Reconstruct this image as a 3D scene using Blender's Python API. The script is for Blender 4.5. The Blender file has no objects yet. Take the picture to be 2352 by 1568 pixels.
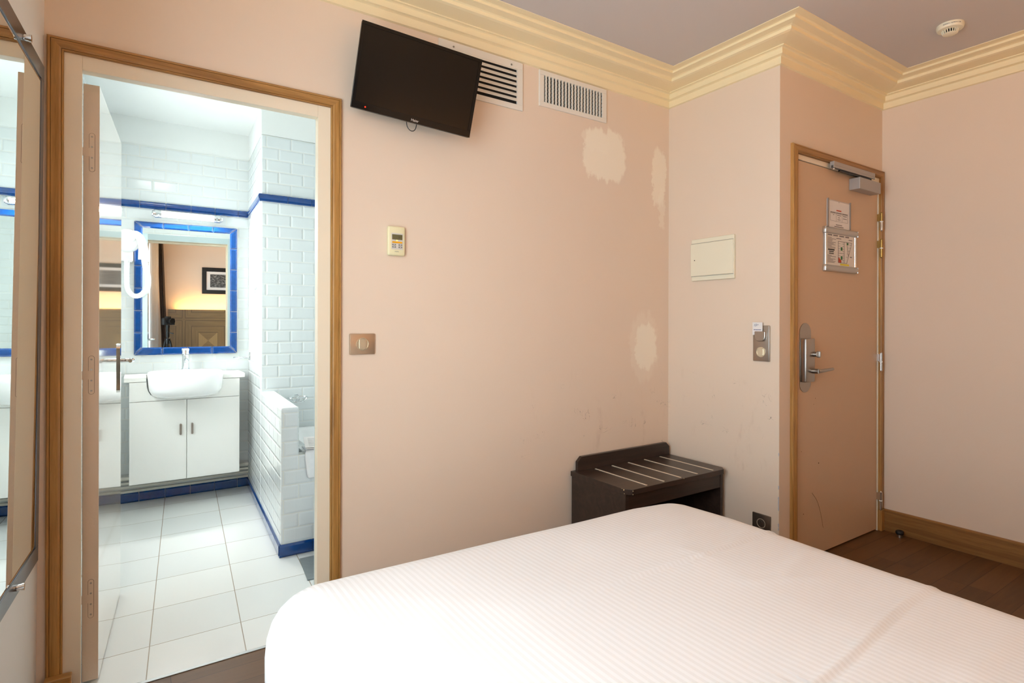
import bpy, bmesh, math, random
from mathutils import Vector, Matrix, Euler
random.seed(7)
PI = math.pi
scene = bpy.context.scene
C = scene.collection

# ------------------------------------------------------------------ camera
cd = bpy.data.cameras.new('camera'); cam = bpy.data.objects.new('camera', cd); C.objects.link(cam)
cd.sensor_fit = 'HORIZONTAL'; cd.sensor_width = 36.0
cd.lens = 1295.7 / 2352 * 36.0
cd.shift_x = 0.0
cd.shift_y = -(784.0 - 739.8) / 2352.0
cd.clip_start = 0.004
YAW = 0.5876
cam.matrix_world = Matrix.Translation((0, 0, 1.21)) @ Matrix.Rotation(-YAW, 4, 'Z') @ Matrix.Rotation(PI / 2, 4, 'X') @ Matrix.Rotation(0.0027, 4, 'Z')
scene.camera = cam

# ------------------------------------------------------------------ view and light
vs = scene.view_settings
scene.display_settings.display_device = 'sRGB'
vs.view_transform = 'Standard'; vs.look = 'None'; vs.gamma = 1.0; vs.use_curve_mapping = False
vs.exposure = 0.0

world = bpy.data.worlds.new('daylight'); scene.world = world; world.use_nodes = True
wn = world.node_tree.nodes; wl = world.node_tree.links
bg = wn['Background']; bg.inputs['Color'].default_value = (0.78, 0.89, 1.0, 1); bg.inputs['Strength'].default_value = 10.2


def area(name, loc, rot, sx, sy, power=0, color=(1, 1, 1), portal=False, spread=None):
    l = bpy.data.lights.new(name, 'AREA'); l.shape = 'RECTANGLE'; l.size = sx; l.size_y = sy
    l.energy = power; l.color = color
    if portal: l.cycles.is_portal = True
    if spread: l.spread = spread
    o = bpy.data.objects.new(name, l); C.objects.link(o); o.location = loc; o.rotation_euler = rot
    return o


# daylight through the bedroom window in the left wall; the bathroom one is an added light
area('bedroom_window_daylight', (-0.50, 0.615, 1.33), (0, -PI / 2, 0), 2.05, 1.54, portal=True)
area('bathroom_added_light', (-0.44, 3.62, 1.45), (0, -PI / 2, 0), 0.9, 0.38, 30, (1.0, 0.985, 0.95))  # added lamp behind the unseen bathroom window, lights the tiles from the left
# warm light strip tucked behind the top of the headboard
area('headboard_strip_light', (1.12, -0.69, 1.375), (PI - 0.12, 0, 0), 2.2, 0.03, 24, (1.0, 0.50, 0.14))
# unseen lamp added to warm the right side of the room
area('added_warm_light', (2.78, -0.505, 1.62), (-PI / 2 + 0.15, 0, 0), 0.20, 0.20, 2, (1.0, 0.48, 0.12))
# tube lamp over the bathroom mirror
area('bathroom_tube_light', (0.297, 4.455, 1.93), (-0.75, 0, 0), 0.36, 0.04, 15, (1.0, 0.98, 0.93))
# unseen ceiling light added to brighten the bathroom
area('bathroom_fill_light', (0.15, 2.85, 2.49), (0, 0, 0), 0.24, 0.24, 3, (1.0, 0.98, 0.93))


# ------------------------------------------------------------------ colour and material helpers
def lin(c):
    return tuple(((v / 255) / 12.92 if v / 255 <= 0.04045 else ((v / 255 + 0.055) / 1.055) ** 2.4) for v in c)


def sock(b, *names):
    for n in names:
        if n in b.inputs: return b.inputs[n]


class NT:
    def __init__(s, name):
        s.m = bpy.data.materials.new(name); s.m.use_nodes = True
        s.t = s.m.node_tree; s.b = s.t.nodes['Principled BSDF']

    def n(s, typ, **kw):
        nd = s.t.nodes.new(typ)
        for k, v in kw.items(): setattr(nd, k, v)
        return nd

    def link(s, a, b): s.t.links.new(a, b)

    def math(s, op, a, b=None, c=None, clamp=False):
        nd = s.n('ShaderNodeMath', operation=op); nd.use_clamp = clamp
        for i, v in enumerate((a, b, c)):
            if v is None: continue
            if isinstance(v, (int, float)): nd.inputs[i].default_value = v
            else: s.link(v, nd.inputs[i])
        return nd.outputs[0]

    def pos(s):
        g = s.n('ShaderNodeNewGeometry'); sp = s.n('ShaderNodeSeparateXYZ'); s.link(g.outputs['Position'], sp.inputs[0])
        return g.outputs['Position'], sp.outputs[0], sp.outputs[1], sp.outputs[2]

    def comb(s, x, y, z=0.0):
        nd = s.n('ShaderNodeCombineXYZ')
        for i, v in enumerate((x, y, z)):
            if isinstance(v, (int, float)): nd.inputs[i].default_value = v
            else: s.link(v, nd.inputs[i])
        return nd.outputs[0]

    def noise(s, vec, scale, detail=4, rough=0.55, dist=0.0):
        nd = s.n('ShaderNodeTexNoise'); nd.inputs['Scale'].default_value = scale; nd.inputs['Detail'].default_value = detail
        nd.inputs['Roughness'].default_value = rough; nd.inputs['Distortion'].default_value = dist
        if vec is not None: s.link(vec, nd.inputs['Vector'])
        return nd.outputs[0]

    def vmul(s, vec, k):
        nd = s.n('ShaderNodeVectorMath', operation='MULTIPLY'); s.link(vec, nd.inputs[0]); nd.inputs[1].default_value = k
        return nd.outputs[0]

    def mix(s, f, a, b):
        nd = s.n('ShaderNodeMix', data_type='RGBA')
        if isinstance(f, (int, float)): nd.inputs[0].default_value = f
        else: s.link(f, nd.inputs[0])
        for i, v in ((6, a), (7, b)):
            if isinstance(v, tuple): nd.inputs[i].default_value = (*v[:3], 1)
            else: s.link(v, nd.inputs[i])
        return nd.outputs[2]

    def ramp(s, f, p0, p1):
        nd = s.n('ShaderNodeMapRange'); nd.interpolation_type = 'SMOOTHSTEP'
        nd.inputs[1].default_value = p0; nd.inputs[2].default_value = p1
        s.link(f, nd.inputs[0]); return nd.outputs[0]

    def bump(s, h, strength, dist=0.01):
        nd = s.n('ShaderNodeBump'); nd.inputs['Strength'].default_value = strength; nd.inputs['Distance'].default_value = dist
        s.link(h, nd.inputs['Height']); s.link(nd.outputs[0], s.b.inputs['Normal'])

    def color(s, c):
        if isinstance(c, tuple): s.b.inputs['Base Color'].default_value = (*c[:3], 1)
        else: s.link(c, s.b.inputs['Base Color'])


MATS = {}


def simple(name, rgb, rough=0.5, metal=0.0, noise=0.0, nscale=20, coat=0.0, bump=0.0, bscale=200, emit=None, estr=0.0, spec=None):
    if name in MATS: return MATS[name]
    t = NT(name); c = lin(rgb)
    if noise:
        p = t.n('ShaderNodeTexCoord').outputs['Object']
        f = t.noise(p, nscale)
        t.color(t.mix(f, tuple(v * (1 - noise) for v in c), tuple(min(1, v * (1 + noise)) for v in c)))
    else: t.color(c)
    if bump:
        p = t.n('ShaderNodeTexCoord').outputs['Object']; t.bump(t.noise(p, bscale), bump, 0.002)
    t.b.inputs['Roughness'].default_value = rough; t.b.inputs['Metallic'].default_value = metal
    if coat:
        t.b.inputs['Coat Weight'].default_value = coat; t.b.inputs['Coat Roughness'].default_value = 0.06
    if spec is not None: t.b.inputs['Specular IOR Level'].default_value = spec
    if emit:
        t.b.inputs['Emission Color'].default_value = (*lin(emit), 1); t.b.inputs['Emission Strength'].default_value = estr
    MATS[name] = t.m
    return t.m


def mat_wall(name, rgb, patches=(), scuff=None, chips=None, axis='x'):
    """painted plaster; patches = (cx, cz, rx, rz, amount) of filler, axis = the coordinate running along the wall"""
    t = NT(name); P, X, Y, Z = t.pos(); U = X if axis == 'x' else Y
    base = lin(rgb)
    col = t.mix(t.noise(P, 1.6, 3), tuple(v * 0.97 for v in base), tuple(min(1, v * 1.02) for v in base))
    if patches:
        nU = t.math('MULTIPLY', t.math('SUBTRACT', t.noise(P, 14, 5, 0.7), 0.5), 0.075)
        st = t.vmul(P, (34, 34, 5.0)); nS = t.math('MULTIPLY', t.math('SUBTRACT', t.noise(st, 1.0, 4), 0.5), 0.10)
        for (cx, cz, rx, rz, am, pw) in patches:
            a = t.math('DIVIDE', t.math('ADD', t.math('SUBTRACT', U, cx), t.math('MULTIPLY', nU, 1.5)), rx)
            b = t.math('DIVIDE', t.math('ADD', t.math('ADD', t.math('SUBTRACT', Z, cz), nU), nS), rz)
            r = t.math('ADD', t.math('POWER', t.math('ABSOLUTE', a), pw), t.math('POWER', t.math('ABSOLUTE', b), pw))
            m = t.math('MULTIPLY', t.math('SUBTRACT', 1.0, t.ramp(r, 0.7, 1.2)), am)
            col = t.mix(m, col, lin((247, 236, 216)))
    if scuff:
        u0, u1, z0, z1, am = scuff
        mk = t.math('MULTIPLY', t.math('MULTIPLY', t.ramp(U, u0 - .2, u0 + .2), t.math('SUBTRACT', 1.0, t.ramp(U, u1 - .15, u1 + .2))),
                    t.math('MULTIPLY', t.ramp(Z, z0 - .1, z0 + .15), t.math('SUBTRACT', 1.0, t.ramp(Z, z1 - .2, z1 + .1))))
        sm = t.ramp(t.noise(t.vmul(P, (9, 9, 3.5)), 1.0, 5, 0.7), 0.56, 0.78)
        col = t.mix(t.math('MULTIPLY', t.math('MULTIPLY', sm, mk), am * 0.3), col, lin((170, 138, 112)))
        # thin scratches: narrow bands of a distorted noise, only where a second noise allows
        for k, (vx, vz, off) in enumerate(((16, 46, 0.0), (50, 20, 3.7))):
            v = t.n('ShaderNodeVectorMath', operation='MULTIPLY_ADD'); t.link(P, v.inputs[0])
            v.inputs[1].default_value = (vx, vx, vz); v.inputs[2].default_value = (off, off, off)
            line = t.math('ABSOLUTE', t.math('SUBTRACT', t.noise(v.outputs[0], 1.0, 1, 0.4, 0.6), 0.5))
            thin = t.math('SUBTRACT', 1.0, t.ramp(line, 0.001, 0.007))
            gate = t.ramp(t.noise(t.vmul(P, (9 + 3 * k, 9, 10)), 1.0, 1), 0.68, 0.71)
            col = t.mix(t.math('MULTIPLY', t.math('MULTIPLY', thin, gate), t.math('MULTIPLY', mk, am)), col, lin((112, 86, 70)))
    if chips:
        e, zlo, zhi = chips     # flaked corner along y = e
        d = t.math('ABSOLUTE', t.math('SUBTRACT', Y, e))
        near = t.math('SUBTRACT', 1.0, t.ramp(t.math('ADD', d, t.math('MULTIPLY', t.noise(P, 60, 2), 0.006)), 0.005, 0.009))
        g = t.ramp(t.noise(t.vmul(P, (3, 3, 19)), 1.0, 3), 0.55, 0.57)
        zz = t.math('MULTIPLY', t.ramp(Z, zlo, zlo + .05), t.math('SUBTRACT', 1.0, t.ramp(Z, zhi - .05, zhi)))
        col = t.mix(t.math('MULTIPLY', t.math('MULTIPLY', near, g), zz), col, lin((178, 184, 196)))
    t.color(col); t.b.inputs['Roughness'].default_value = 0.62
    t.b.inputs['Specular IOR Level'].default_value = 0.35
    t.bump(t.noise(P, 230, 3), 0.10, 0.002)
    return t.m


def mat_tile(name, axis, u0, z0, rgb=(228, 234, 234), bevel=True, skew=None):
    """bevelled white metro tile laid in half bond; z rows split by the blue listel at 1.971-2.020"""
    t = NT(name); P, X, Y, Z = t.pos(); U = {'x': X, 'y': Y}[axis]
    above = t.math('GREATER_THAN', Z, 1.995)
    V = t.math('SUBTRACT', t.math('SUBTRACT', Z, z0), t.math('MULTIPLY', above, 0.049))
    vec = t.comb(t.math('SUBTRACT', U, u0), V)

    def br(ms, smooth):
        b = t.n('ShaderNodeTexBrick'); b.offset = 0.5; b.offset_frequency = 2
        b.inputs['Scale'].default_value = 1.0; b.inputs['Brick Width'].default_value = 0.15; b.inputs['Row Height'].default_value = 0.0745
        b.inputs['Mortar Size'].default_value = ms; b.inputs['Mortar Smooth'].default_value = smooth
        b.inputs['Color1'].default_value = (0, 0, 0, 1); b.inputs['Color2'].default_value = (0.4, 0.4, 0.4, 1); b.inputs['Mortar'].default_value = (1, 1, 1, 1)
        t.link(vec, b.inputs['Vector']); return b
    joint = br(0.0016, 0.1); bev = br(0.011, 1.0)
    c = lin(rgb)
    tone = t.n('ShaderNodeSeparateColor'); t.link(joint.outputs['Color'], tone.inputs[0])
    body = t.mix(tone.outputs[0], tuple(min(1, v * 1.0) for v in c), tuple(v * 0.96 for v in c))
    t.color(t.mix(joint.outputs['Fac'], body, lin((232, 233, 226))))
    t.b.inputs['Roughness'].default_value = 0.12
    h = t.math('SUBTRACT', 1.0, bev.outputs['Fac'])
    t.bump(h, 0.6, 0.003)
    return t.m


def mat_floor_tile():
    t = NT('white_floor_tile'); P, X, Y, Z = t.pos()
    u = t.math('SUBTRACT', t.math('SUBTRACT', X, t.math('MULTIPLY', Y, 0.06)), -0.1057)
    b = t.n('ShaderNodeTexBrick'); b.offset = 0.0; b.inputs['Scale'].default_value = 1
    b.inputs['Brick Width'].default_value = 0.309; b.inputs['Row Height'].default_value = 0.3115
    b.inputs['Mortar Size'].default_value = 0.0018; b.inputs['Mortar Smooth'].default_value = 0.2
    for k, v in (('Color1', (236, 238, 236)), ('Color2', (228, 231, 230)), ('Mortar', (166, 154, 138))): b.inputs[k].default_value = (*lin(v), 1)
    t.link(t.comb(u, t.math('SUBTRACT', Y, 2.494 - 0.3115 * 2)), b.inputs['Vector'])
    t.color(b.outputs['Color']); t.b.inputs['Roughness'].default_value = 0.22
    t.bump(t.math('SUBTRACT', 1.0, b.outputs['Fac']), 0.5, 0.002)
    return t.m


def mat_parquet():
    t = NT('oak_parquet'); P, X, Y, Z = t.pos()
    b = t.n('ShaderNodeTexBrick'); b.offset = 0.37; b.offset_frequency = 3; b.inputs['Scale'].default_value = 1
    b.inputs['Brick Width'].default_value = 0.62; b.inputs['Row Height'].default_value = 0.0985
    b.inputs['Mortar Size'].default_value = 0.0009; b.inputs['Bias'].default_value = 0.0
    b.inputs['Color1'].default_value = (0, 0, 0, 1); b.inputs['Color2'].default_value = (1, 1, 1, 1); b.inputs['Mortar'].default_value = (0.5, 0.5, 0.5, 1)
    t.link(t.comb(t.math('SUBTRACT', X, 0.1), t.math('SUBTRACT', Y, 0.802 - 2.955)), b.inputs['Vector'])
    sp = t.n('ShaderNodeSeparateColor'); t.link(b.outputs['Color'], sp.inputs[0])
    off = t.math('MULTIPLY', sp.outputs[0], 7.0)
    gv = t.comb(t.math('ADD', t.math('MULTIPLY', X, 2.4), off), t.math('MULTIPLY', Y, 26.0), off)
    g = t.noise(gv, 1.0, 6, 0.6, 0.9); g2 = t.noise(t.comb(t.math('MULTIPLY', X, 9), t.math('MULTIPLY', Y, 190.0), off), 1.0, 3)
    col = t.mix(g, lin((72, 46, 22)), lin((116, 82, 46)))
    col = t.mix(t.math('MULTIPLY', g2, 0.30), col, lin((60, 38, 20)))
    col = t.mix(t.math('MULTIPLY', sp.outputs[0], 0.35), col, lin((128, 88, 50)))
    t.color(t.mix(b.outputs['Fac'], col, lin((52, 34, 20))))
    t.b.inputs['Roughness'].default_value = 0.45; t.b.inputs['Specular IOR Level'].default_value = 0.3
    t.bump(t.math('SUBTRACT', 1.0, b.outputs['Fac']), 0.4, 0.001)
    return t.m


def mat_wood(name, c1, c2, along='z', rough=0.4, fine=60.0, coarse=9.0):
    t = NT(name); P = t.n('ShaderNodeNewGeometry').outputs['Position']
    k = {'x': (0.06, 1, 1), 'y': (1, 0.06, 1), 'z': (1, 1, 0.06)}[along]
    a = t.noise(t.vmul(P, tuple(coarse * 2.2 * v for v in k)), 1.0, 5, 0.6, 1.3)
    b = t.noise(t.vmul(P, tuple(fine * 3 * v for v in k)), 1.0, 3, 0.6)
    col = t.mix(t.ramp(a, 0.3, 0.7), lin(c1), lin(c2))
    col = t.mix(t.math('MULTIPLY', t.ramp(b, 0.45, 0.75), 0.35), col, tuple(v * 0.55 for v in lin(c1)))
    t.color(col); t.b.inputs['Roughness'].default_value = rough
    t.bump(b, 0.12, 0.001)
    return t.m


def mat_sheet():
    t = NT('white_striped_cotton'); tc = t.n('ShaderNodeTexCoord').outputs['Object']
    sp = t.n('ShaderNodeSeparateXYZ'); t.link(tc, sp.inputs[0])
    s = t.math('SINE', t.math('MULTIPLY', sp.outputs[0], 2 * PI / 0.0160))
    f = t.ramp(s, -0.25, 0.25)
    t.color(t.mix(f, lin((226, 222, 220)), lin((235, 232, 231))))
    r = t.n('ShaderNodeMapRange'); t.link(f, r.inputs[0]); r.inputs[3].default_value = 0.75; r.inputs[4].default_value = 0.48
    t.link(r.outputs[0], t.b.inputs['Roughness'])
    t.b.inputs['Sheen Weight'].default_value = 0.15
    h = t.math('ADD', t.math('MULTIPLY', f, 0.4), t.noise(tc, 900, 2))
    t.bump(h, 0.12, 0.001)
    return t.m


def mat_blue():
    t = NT('cobalt_glazed_tile'); P, X, Y, Z = t.pos()
    t.color(t.mix(t.noise(P, 45, 4), lin((4, 52, 112)), lin((12, 74, 146))))
    t.b.inputs['Roughness'].default_value = 0.10; t.b.inputs['Coat Weight'].default_value = 0.5
    return t.m


def mat_headboard():
    t = NT('oak_headboard_veneer'); P, X, Y, Z = t.pos()
    # square marquetry panels with concentric borders, the grain turning by quarter
    fx = t.math('SUBTRACT', t.math('FRACT', t.math('DIVIDE', t.math('SUBTRACT', X, 0.10), 0.64)), 0.5)
    fz = t.math('SUBTRACT', t.math('FRACT', t.math('DIVIDE', t.math('SUBTRACT', Z, 0.60), 0.64)), 0.5)
    ax, az = t.math('ABSOLUTE', fx), t.math('ABSOLUTE', fz)
    turn = t.math('GREATER_THAN', ax, az)
    gh = t.noise(t.vmul(P, (4, 4, 90)), 1.0, 5); gv = t.noise(t.vmul(P, (90, 4, 4)), 1.0, 5)
    m = t.n('ShaderNodeMix'); t.link(turn, m.inputs[0]); t.link(gh, m.inputs[2]); t.link(gv, m.inputs[3])
    col = t.mix(m.outputs[0], lin((96, 72, 42)), lin((150, 118, 74)))
    d = t.math('MAXIMUM', ax, az)
    for r in (0.47, 0.34, 0.20):
        ln = t.math('LESS_THAN', t.math('ABSOLUTE', t.math('SUBTRACT', d, r)), 0.006)
        col = t.mix(t.math('MULTIPLY', ln, 0.7), col, lin((58, 40, 22)))
    lt = t.math('MULTIPLY', turn, t.math('LESS_THAN', d, 0.20))
    col = t.mix(t.math('MULTIPLY', lt, 0.35), col, lin((196, 160, 104)))
    t.color(col); t.b.inputs['Roughness'].default_value = 0.35
    return t.m


def mat_glass():
    m = bpy.data.materials.new('window_glass'); m.use_nodes = True; nt = m.node_tree; nt.nodes.clear()
    o = nt.nodes.new('ShaderNodeOutputMaterial'); mx = nt.nodes.new('ShaderNodeMixShader'); lw_ = nt.nodes.new('ShaderNodeLayerWeight'); lw_.inputs[0].default_value = 0.5; pw = nt.nodes.new('ShaderNodeMath'); pw.operation = 'POWER'; pw.inputs[1].default_value = 5.0; f = nt.nodes.new('ShaderNodeMath'); f.operation = 'MULTIPLY_ADD'; f.inputs[1].default_value = 0.9; f.inputs[2].default_value = 0.04; nt.links.new(lw_.outputs['Facing'], pw.inputs[0]); nt.links.new(pw.outputs[0], f.inputs[0])
    a = nt.nodes.new('ShaderNodeBsdfTransparent'); b = nt.nodes.new('ShaderNodeBsdfGlossy'); b.inputs['Roughness'].default_value = 0.0
    a.inputs[0].default_value = (0.96, 0.98, 0.97, 1)
    L = nt.links.new; L(f.outputs[0], mx.inputs[0]); L(a.outputs[0], mx.inputs[1]); L(b.outputs[0], mx.inputs[2]); L(mx.outputs[0], o.inputs[0])
    return m


def mat_fabric(name, rgb, trans=0.0):
    t = NT(name); P = t.pos()[0]; c = lin(rgb)
    t.color(t.mix(t.noise(P, 30, 4), tuple(v * 0.92 for v in c), tuple(min(1, v * 1.05) for v in c)))
    t.b.inputs['Roughness'].default_value = 0.9
    t.bump(t.noise(P, 700, 2), 0.2, 0.001)
    return t.m


def mat_voile():
    m = bpy.data.materials.new('white_voile'); m.use_nodes = True; nt = m.node_tree; nt.nodes.clear(); L = nt.links.new
    o = nt.nodes.new('ShaderNodeOutputMaterial'); mx = nt.nodes.new('ShaderNodeMixShader'); mx.inputs[0].default_value = .55
    a = nt.nodes.new('ShaderNodeBsdfDiffuse'); b = nt.nodes.new('ShaderNodeBsdfTranslucent')
    a.inputs[0].default_value = (.9, .9, .9, 1); b.inputs[0].default_value = (.9, .9, .9, 1)
    L(a.outputs[0], mx.inputs[1]); L(b.outputs[0], mx.inputs[2]); L(mx.outputs[0], o.inputs[0]); return m


M = dict(
    pink_tv=mat_wall('pink_wall_paint_patched', (232, 211, 190), patches=((2.095, 2.11, 0.15, 0.135, 0.85, 3.2), (2.03, 2.17, 0.10, 0.055, 0.4, 3.0), (2.515, 2.05, 0.062, 0.17, 0.75, 2.4),
                 (2.545, 1.88, 0.032, 0.12, 0.45, 2.0), (2.40, 1.075, 0.115, 0.20, 0.28, 2.2), (2.415, 1.075, 0.088, 0.125, 0.85, 2.6)), scuff=(1.65, 2.6, 0.45, 0.95, 0.9)),
    pink_b=mat_wall('pink_wall_paint_scuffed', (232, 211, 190), scuff=(1.5, 2.3, 0.35, 0.95, 0.9), chips=(1.5606, 0.12, 0.72), axis='y'),
    pink_c=mat_wall('pink_wall_paint_alcove', (232, 211, 190)),
    pink=mat_wall('pink_wall_paint', (232, 211, 190)),
    leftp=mat_wall('pale_wall_paint', (244, 241, 236)),
    ceiling=mat_wall('ceiling_paint', (206, 199, 196)),
    cornice=simple('cream_cornice_paint', (246, 228, 188), 0.55, noise=0.03, nscale=6, bump=0.05),
    oakz=mat_wood('oak_upright', (152, 106, 50), (194, 146, 82), 'z'),
    oakx=mat_wood('oak_lengthwise', (140, 96, 48), (184, 136, 76), 'x'),
    oaky=mat_wood('oak_skirting', (128, 88, 44), (160, 114, 62), 'y'),
    cream=simple('cream_gloss_paint', (238, 224, 200), 0.4, bump=0.12, bscale=60),
    leafp=simple('entrance_door_paint', (212, 180, 148), 0.45, noise=0.03, nscale=3, bump=0.05),
    bathleaf=simple('glossy_bathroom_door_paint', (226, 210, 190), 0.08, coat=1.0),
    bathleaf_edge=simple('door_edge_paint', (224, 204, 184), 0.35, bump=0.25, bscale=90),
    white=simple('white_lacquer', (244, 244, 240), 0.35),
    ceramic=simple('white_ceramic', (248, 250, 250), 0.08, coat=0.4),
    bathpaint=simple('white_bathroom_paint', (240, 243, 241), 0.6, noise=0.01, nscale=3),
    ivory=simple('ivory_plastic', (238, 230, 206), 0.4),
    whiteplastic=simple('white_plastic', (240, 238, 232), 0.4),
    greyslat=simple('painted_metal_white', (232, 224, 212), 0.45),
    dark=simple('dark_void', (28, 24, 20), 0.9),
    chrome=simple('chrome', (225, 228, 230), 0.08, 1.0),
    brushed=simple('brushed_steel', (176, 168, 160), 0.32, 1.0, noise=0.05, nscale=40),
    alu=simple('anodised_aluminium', (196, 192, 188), 0.35, 1.0),
    bronze=simple('brushed_bronze_plate', (184, 160, 134), 0.38, 0.6),
    bronzel=simple('champagne_rocker', (228, 216, 190), 0.22, 0.6),
    mframe=simple('dark_brushed_mirror_frame', (92, 90, 92), 0.28, 1.0, noise=0.05, nscale=30),
    mirror=simple('mirror_silver', (236, 242, 240), 0.005, 1.0),
    bevel=simple('mirror_bevel', (240, 246, 246), 0.02, 1.0),
    black=simple('black_plastic', (14, 13, 13), 0.3, spec=0.3),
    screen=simple('black_screen_glass', (7, 5, 4), 0.2, spec=0.3),
    gloss_black=simple('black_gloss_bezel', (8, 7, 7), 0.12, spec=0.3),
    blackrub=simple('black_rubber', (22, 20, 20), 0.6),
    wenge=mat_wood('wenge_laminate', (44, 32, 26), (62, 46, 38), 'x', 0.33),
    blue=mat_blue(),
    grout=simple('pale_grout', (228, 228, 222), 0.8),
    sheet=mat_sheet(),
    bedbase=simple('dark_bed_base_fabric', (60, 50, 46), 0.9),
    paper=simple('white_paper', (238, 232, 228), 0.7),
    ink=simple('printed_black', (40, 38, 40), 0.7),
    inkg=simple('printed_grey', (130, 122, 120), 0.7),
    inkr=simple('printed_red', (196, 74, 40), 0.7),
    inkgr=simple('printed_green', (52, 116, 66), 0.7),
    inky=simple('printed_yellow', (226, 210, 60), 0.7),
    inkb=simple('printed_blue', (70, 80, 130), 0.7),
    lcd=simple('grey_green_lcd', (104, 98, 66), 0.25),
    orange=simple('orange_button', (240, 168, 20), 0.4),
    greyb=simple('grey_button', (140, 136, 128), 0.5),
    ledy=simple('yellow_led', (255, 250, 90), 0.4, emit=(255, 240, 60), estr=2.5),
    ledr=simple('red_led', (255, 40, 20), 0.4, emit=(255, 30, 10), estr=4.0),
    ledw=simple('warm_led_strip', (255, 220, 160), 0.5, emit=(255, 190, 110), estr=9.0),
    lampglass=simple('opal_lamp_glass', (250, 252, 252), 0.15, emit=(244, 250, 255), estr=0.9),
    lampdisc=simple('opal_ceiling_glass', (250, 252, 252), 0.2, emit=(244, 250, 255), estr=3.0),
    gold=simple('brass_hinge', (176, 150, 92), 0.3, 1.0),
    closer=simple('silver_closer_paint', (176, 170, 166), 0.42, 0.35),
    slate=simple('slate_grey_mat', (122, 130, 134), 0.75, noise=0.12, nscale=40),
    sheer=mat_voile(),
    curtain=mat_fabric('dark_brown_curtain', (82, 68, 62)),
    towel=mat_fabric('white_towelling', (248, 248, 250)),
    headboard=mat_headboard(),
    floortile=mat_floor_tile(), parquet=mat_parquet(), glass=mat_glass(),
    tile_back=mat_tile('white_metro_tile_back', 'x', 0.017 - 1.5, -0.0405),
    tile_col=mat_tile('white_metro_tile_column', 'x', 0.687 - 1.5, -0.0405, (224, 231, 232)),
    tile_side=mat_tile('white_metro_tile_side', 'y', 3.85 - 4.5, -0.0405),
    tile_apron=mat_tile('white_metro_tile_apron', 'x', 0.632 - 1.5, -0.0075, (232, 237, 239)),
    pipe=simple('white_painted_pipe', (228, 226, 216), 0.4),
)


# ------------------------------------------------------------------ mesh helpers
def bm_new(): return bmesh.new()


def quad(bm, pts):
    return bm.faces.new([bm.verts.new(p) for p in pts])


def hexa(bm, p):
    v = [bm.verts.new(q) for q in p]      # bottom 0-3 ccw, top 4-7
    for f in ((3, 2, 1, 0), (4, 5, 6, 7), (0, 1, 5, 4), (1, 2, 6, 5), (2, 3, 7, 6), (3, 0, 4, 7)): bm.faces.new([v[i] for i in f])
    return v


def bx(bm, x0, x1, y0, y1, z0, z1, T=None):
    p = [(x0, y0, z0), (x1, y0, z0), (x1, y1, z0), (x0, y1, z0), (x0, y0, z1), (x1, y0, z1), (x1, y1, z1), (x0, y1, z1)]
    if T: p = [T @ Vector(q) for q in p]
    return hexa(bm, p)


def rbox(bm, x0, x1, y0, y1, z0, z1, r=0.003, seg=2, T=None):
    """rounded box"""
    vs_ = bx(bm, x0, x1, y0, y1, z0, z1, T)
    es = list({e for v in vs_ for e in v.link_edges})
    r = min(r, 0.49 * min(abs(x1 - x0), abs(y1 - y0), abs(z1 - z0)))
    bmesh.ops.bevel(bm, geom=es, offset=r, segments=seg, affect='EDGES', profile=0.5)


def prism(bm, pts, d, T=None, r=0.0):
    """extrude polygon pts (3D list) by vector d"""
    d = Vector(d)
    a = [Vector(p) for p in pts]; b = [p + d for p in a]
    if T: a = [T @ p for p in a]; b = [T @ p for p in b]
    va = [bm.verts.new(p) for p in a]; vb = [bm.verts.new(p) for p in b]
    n = len(va); fs = [bm.faces.new(va[::-1]), bm.faces.new(vb)]
    for i in range(n): fs.append(bm.faces.new([va[i], va[(i + 1) % n], vb[(i + 1) % n], vb[i]]))
    return fs


def frame_of(d):
    d = d.normalized(); u = d.cross(Vector((0, 0, 1)))
    if u.length < 1e-3: u = d.cross(Vector((1, 0, 0)))
    u.normalize(); return u, d.cross(u).normalized()


def cyl(bm, a, b, r0, r1=None, n=20, cap=True):
    a, b = Vector(a), Vector(b); r1 = r0 if r1 is None else r1; u, v = frame_of(b - a)
    A = [bm.verts.new(a + r0 * (math.cos(2 * PI * i / n) * u + math.sin(2 * PI * i / n) * v)) for i in range(n)]
    B = [bm.verts.new(b + r1 * (math.cos(2 * PI * i / n) * u + math.sin(2 * PI * i / n) * v)) for i in range(n)]
    for i in range(n): bm.faces.new([A[i], A[(i + 1) % n], B[(i + 1) % n], B[i]])
    if cap: bm.faces.new(A[::-1]); bm.faces.new(B)


def lathe(bm, prof, origin, axis=(0, 0, 1), n=32, sx=1.0, sy=1.0):
    """prof = [(r, h)...] around axis"""
    o = Vector(origin); ax = Vector(axis).normalized(); u, v = frame_of(ax); rings = []
    for r, h in prof:
        if r < 1e-6: rings.append([bm.verts.new(o + ax * h)])
        else: rings.append([bm.verts.new(o + ax * h + r * (sx * math.cos(2 * PI * i / n) * u + sy * math.sin(2 * PI * i / n) * v)) for i in range(n)])
    for A, B in zip(rings, rings[1:]):
        for i in range(n):
            j = (i + 1) % n
            if len(A) == 1 and len(B) == 1: continue
            if len(A) == 1: bm.faces.new([A[0], B[j], B[i]])
            elif len(B) == 1: bm.faces.new([A[i], A[j], B[0]])
            else: bm.faces.new([A[i], A[j], B[j], B[i]])


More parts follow.
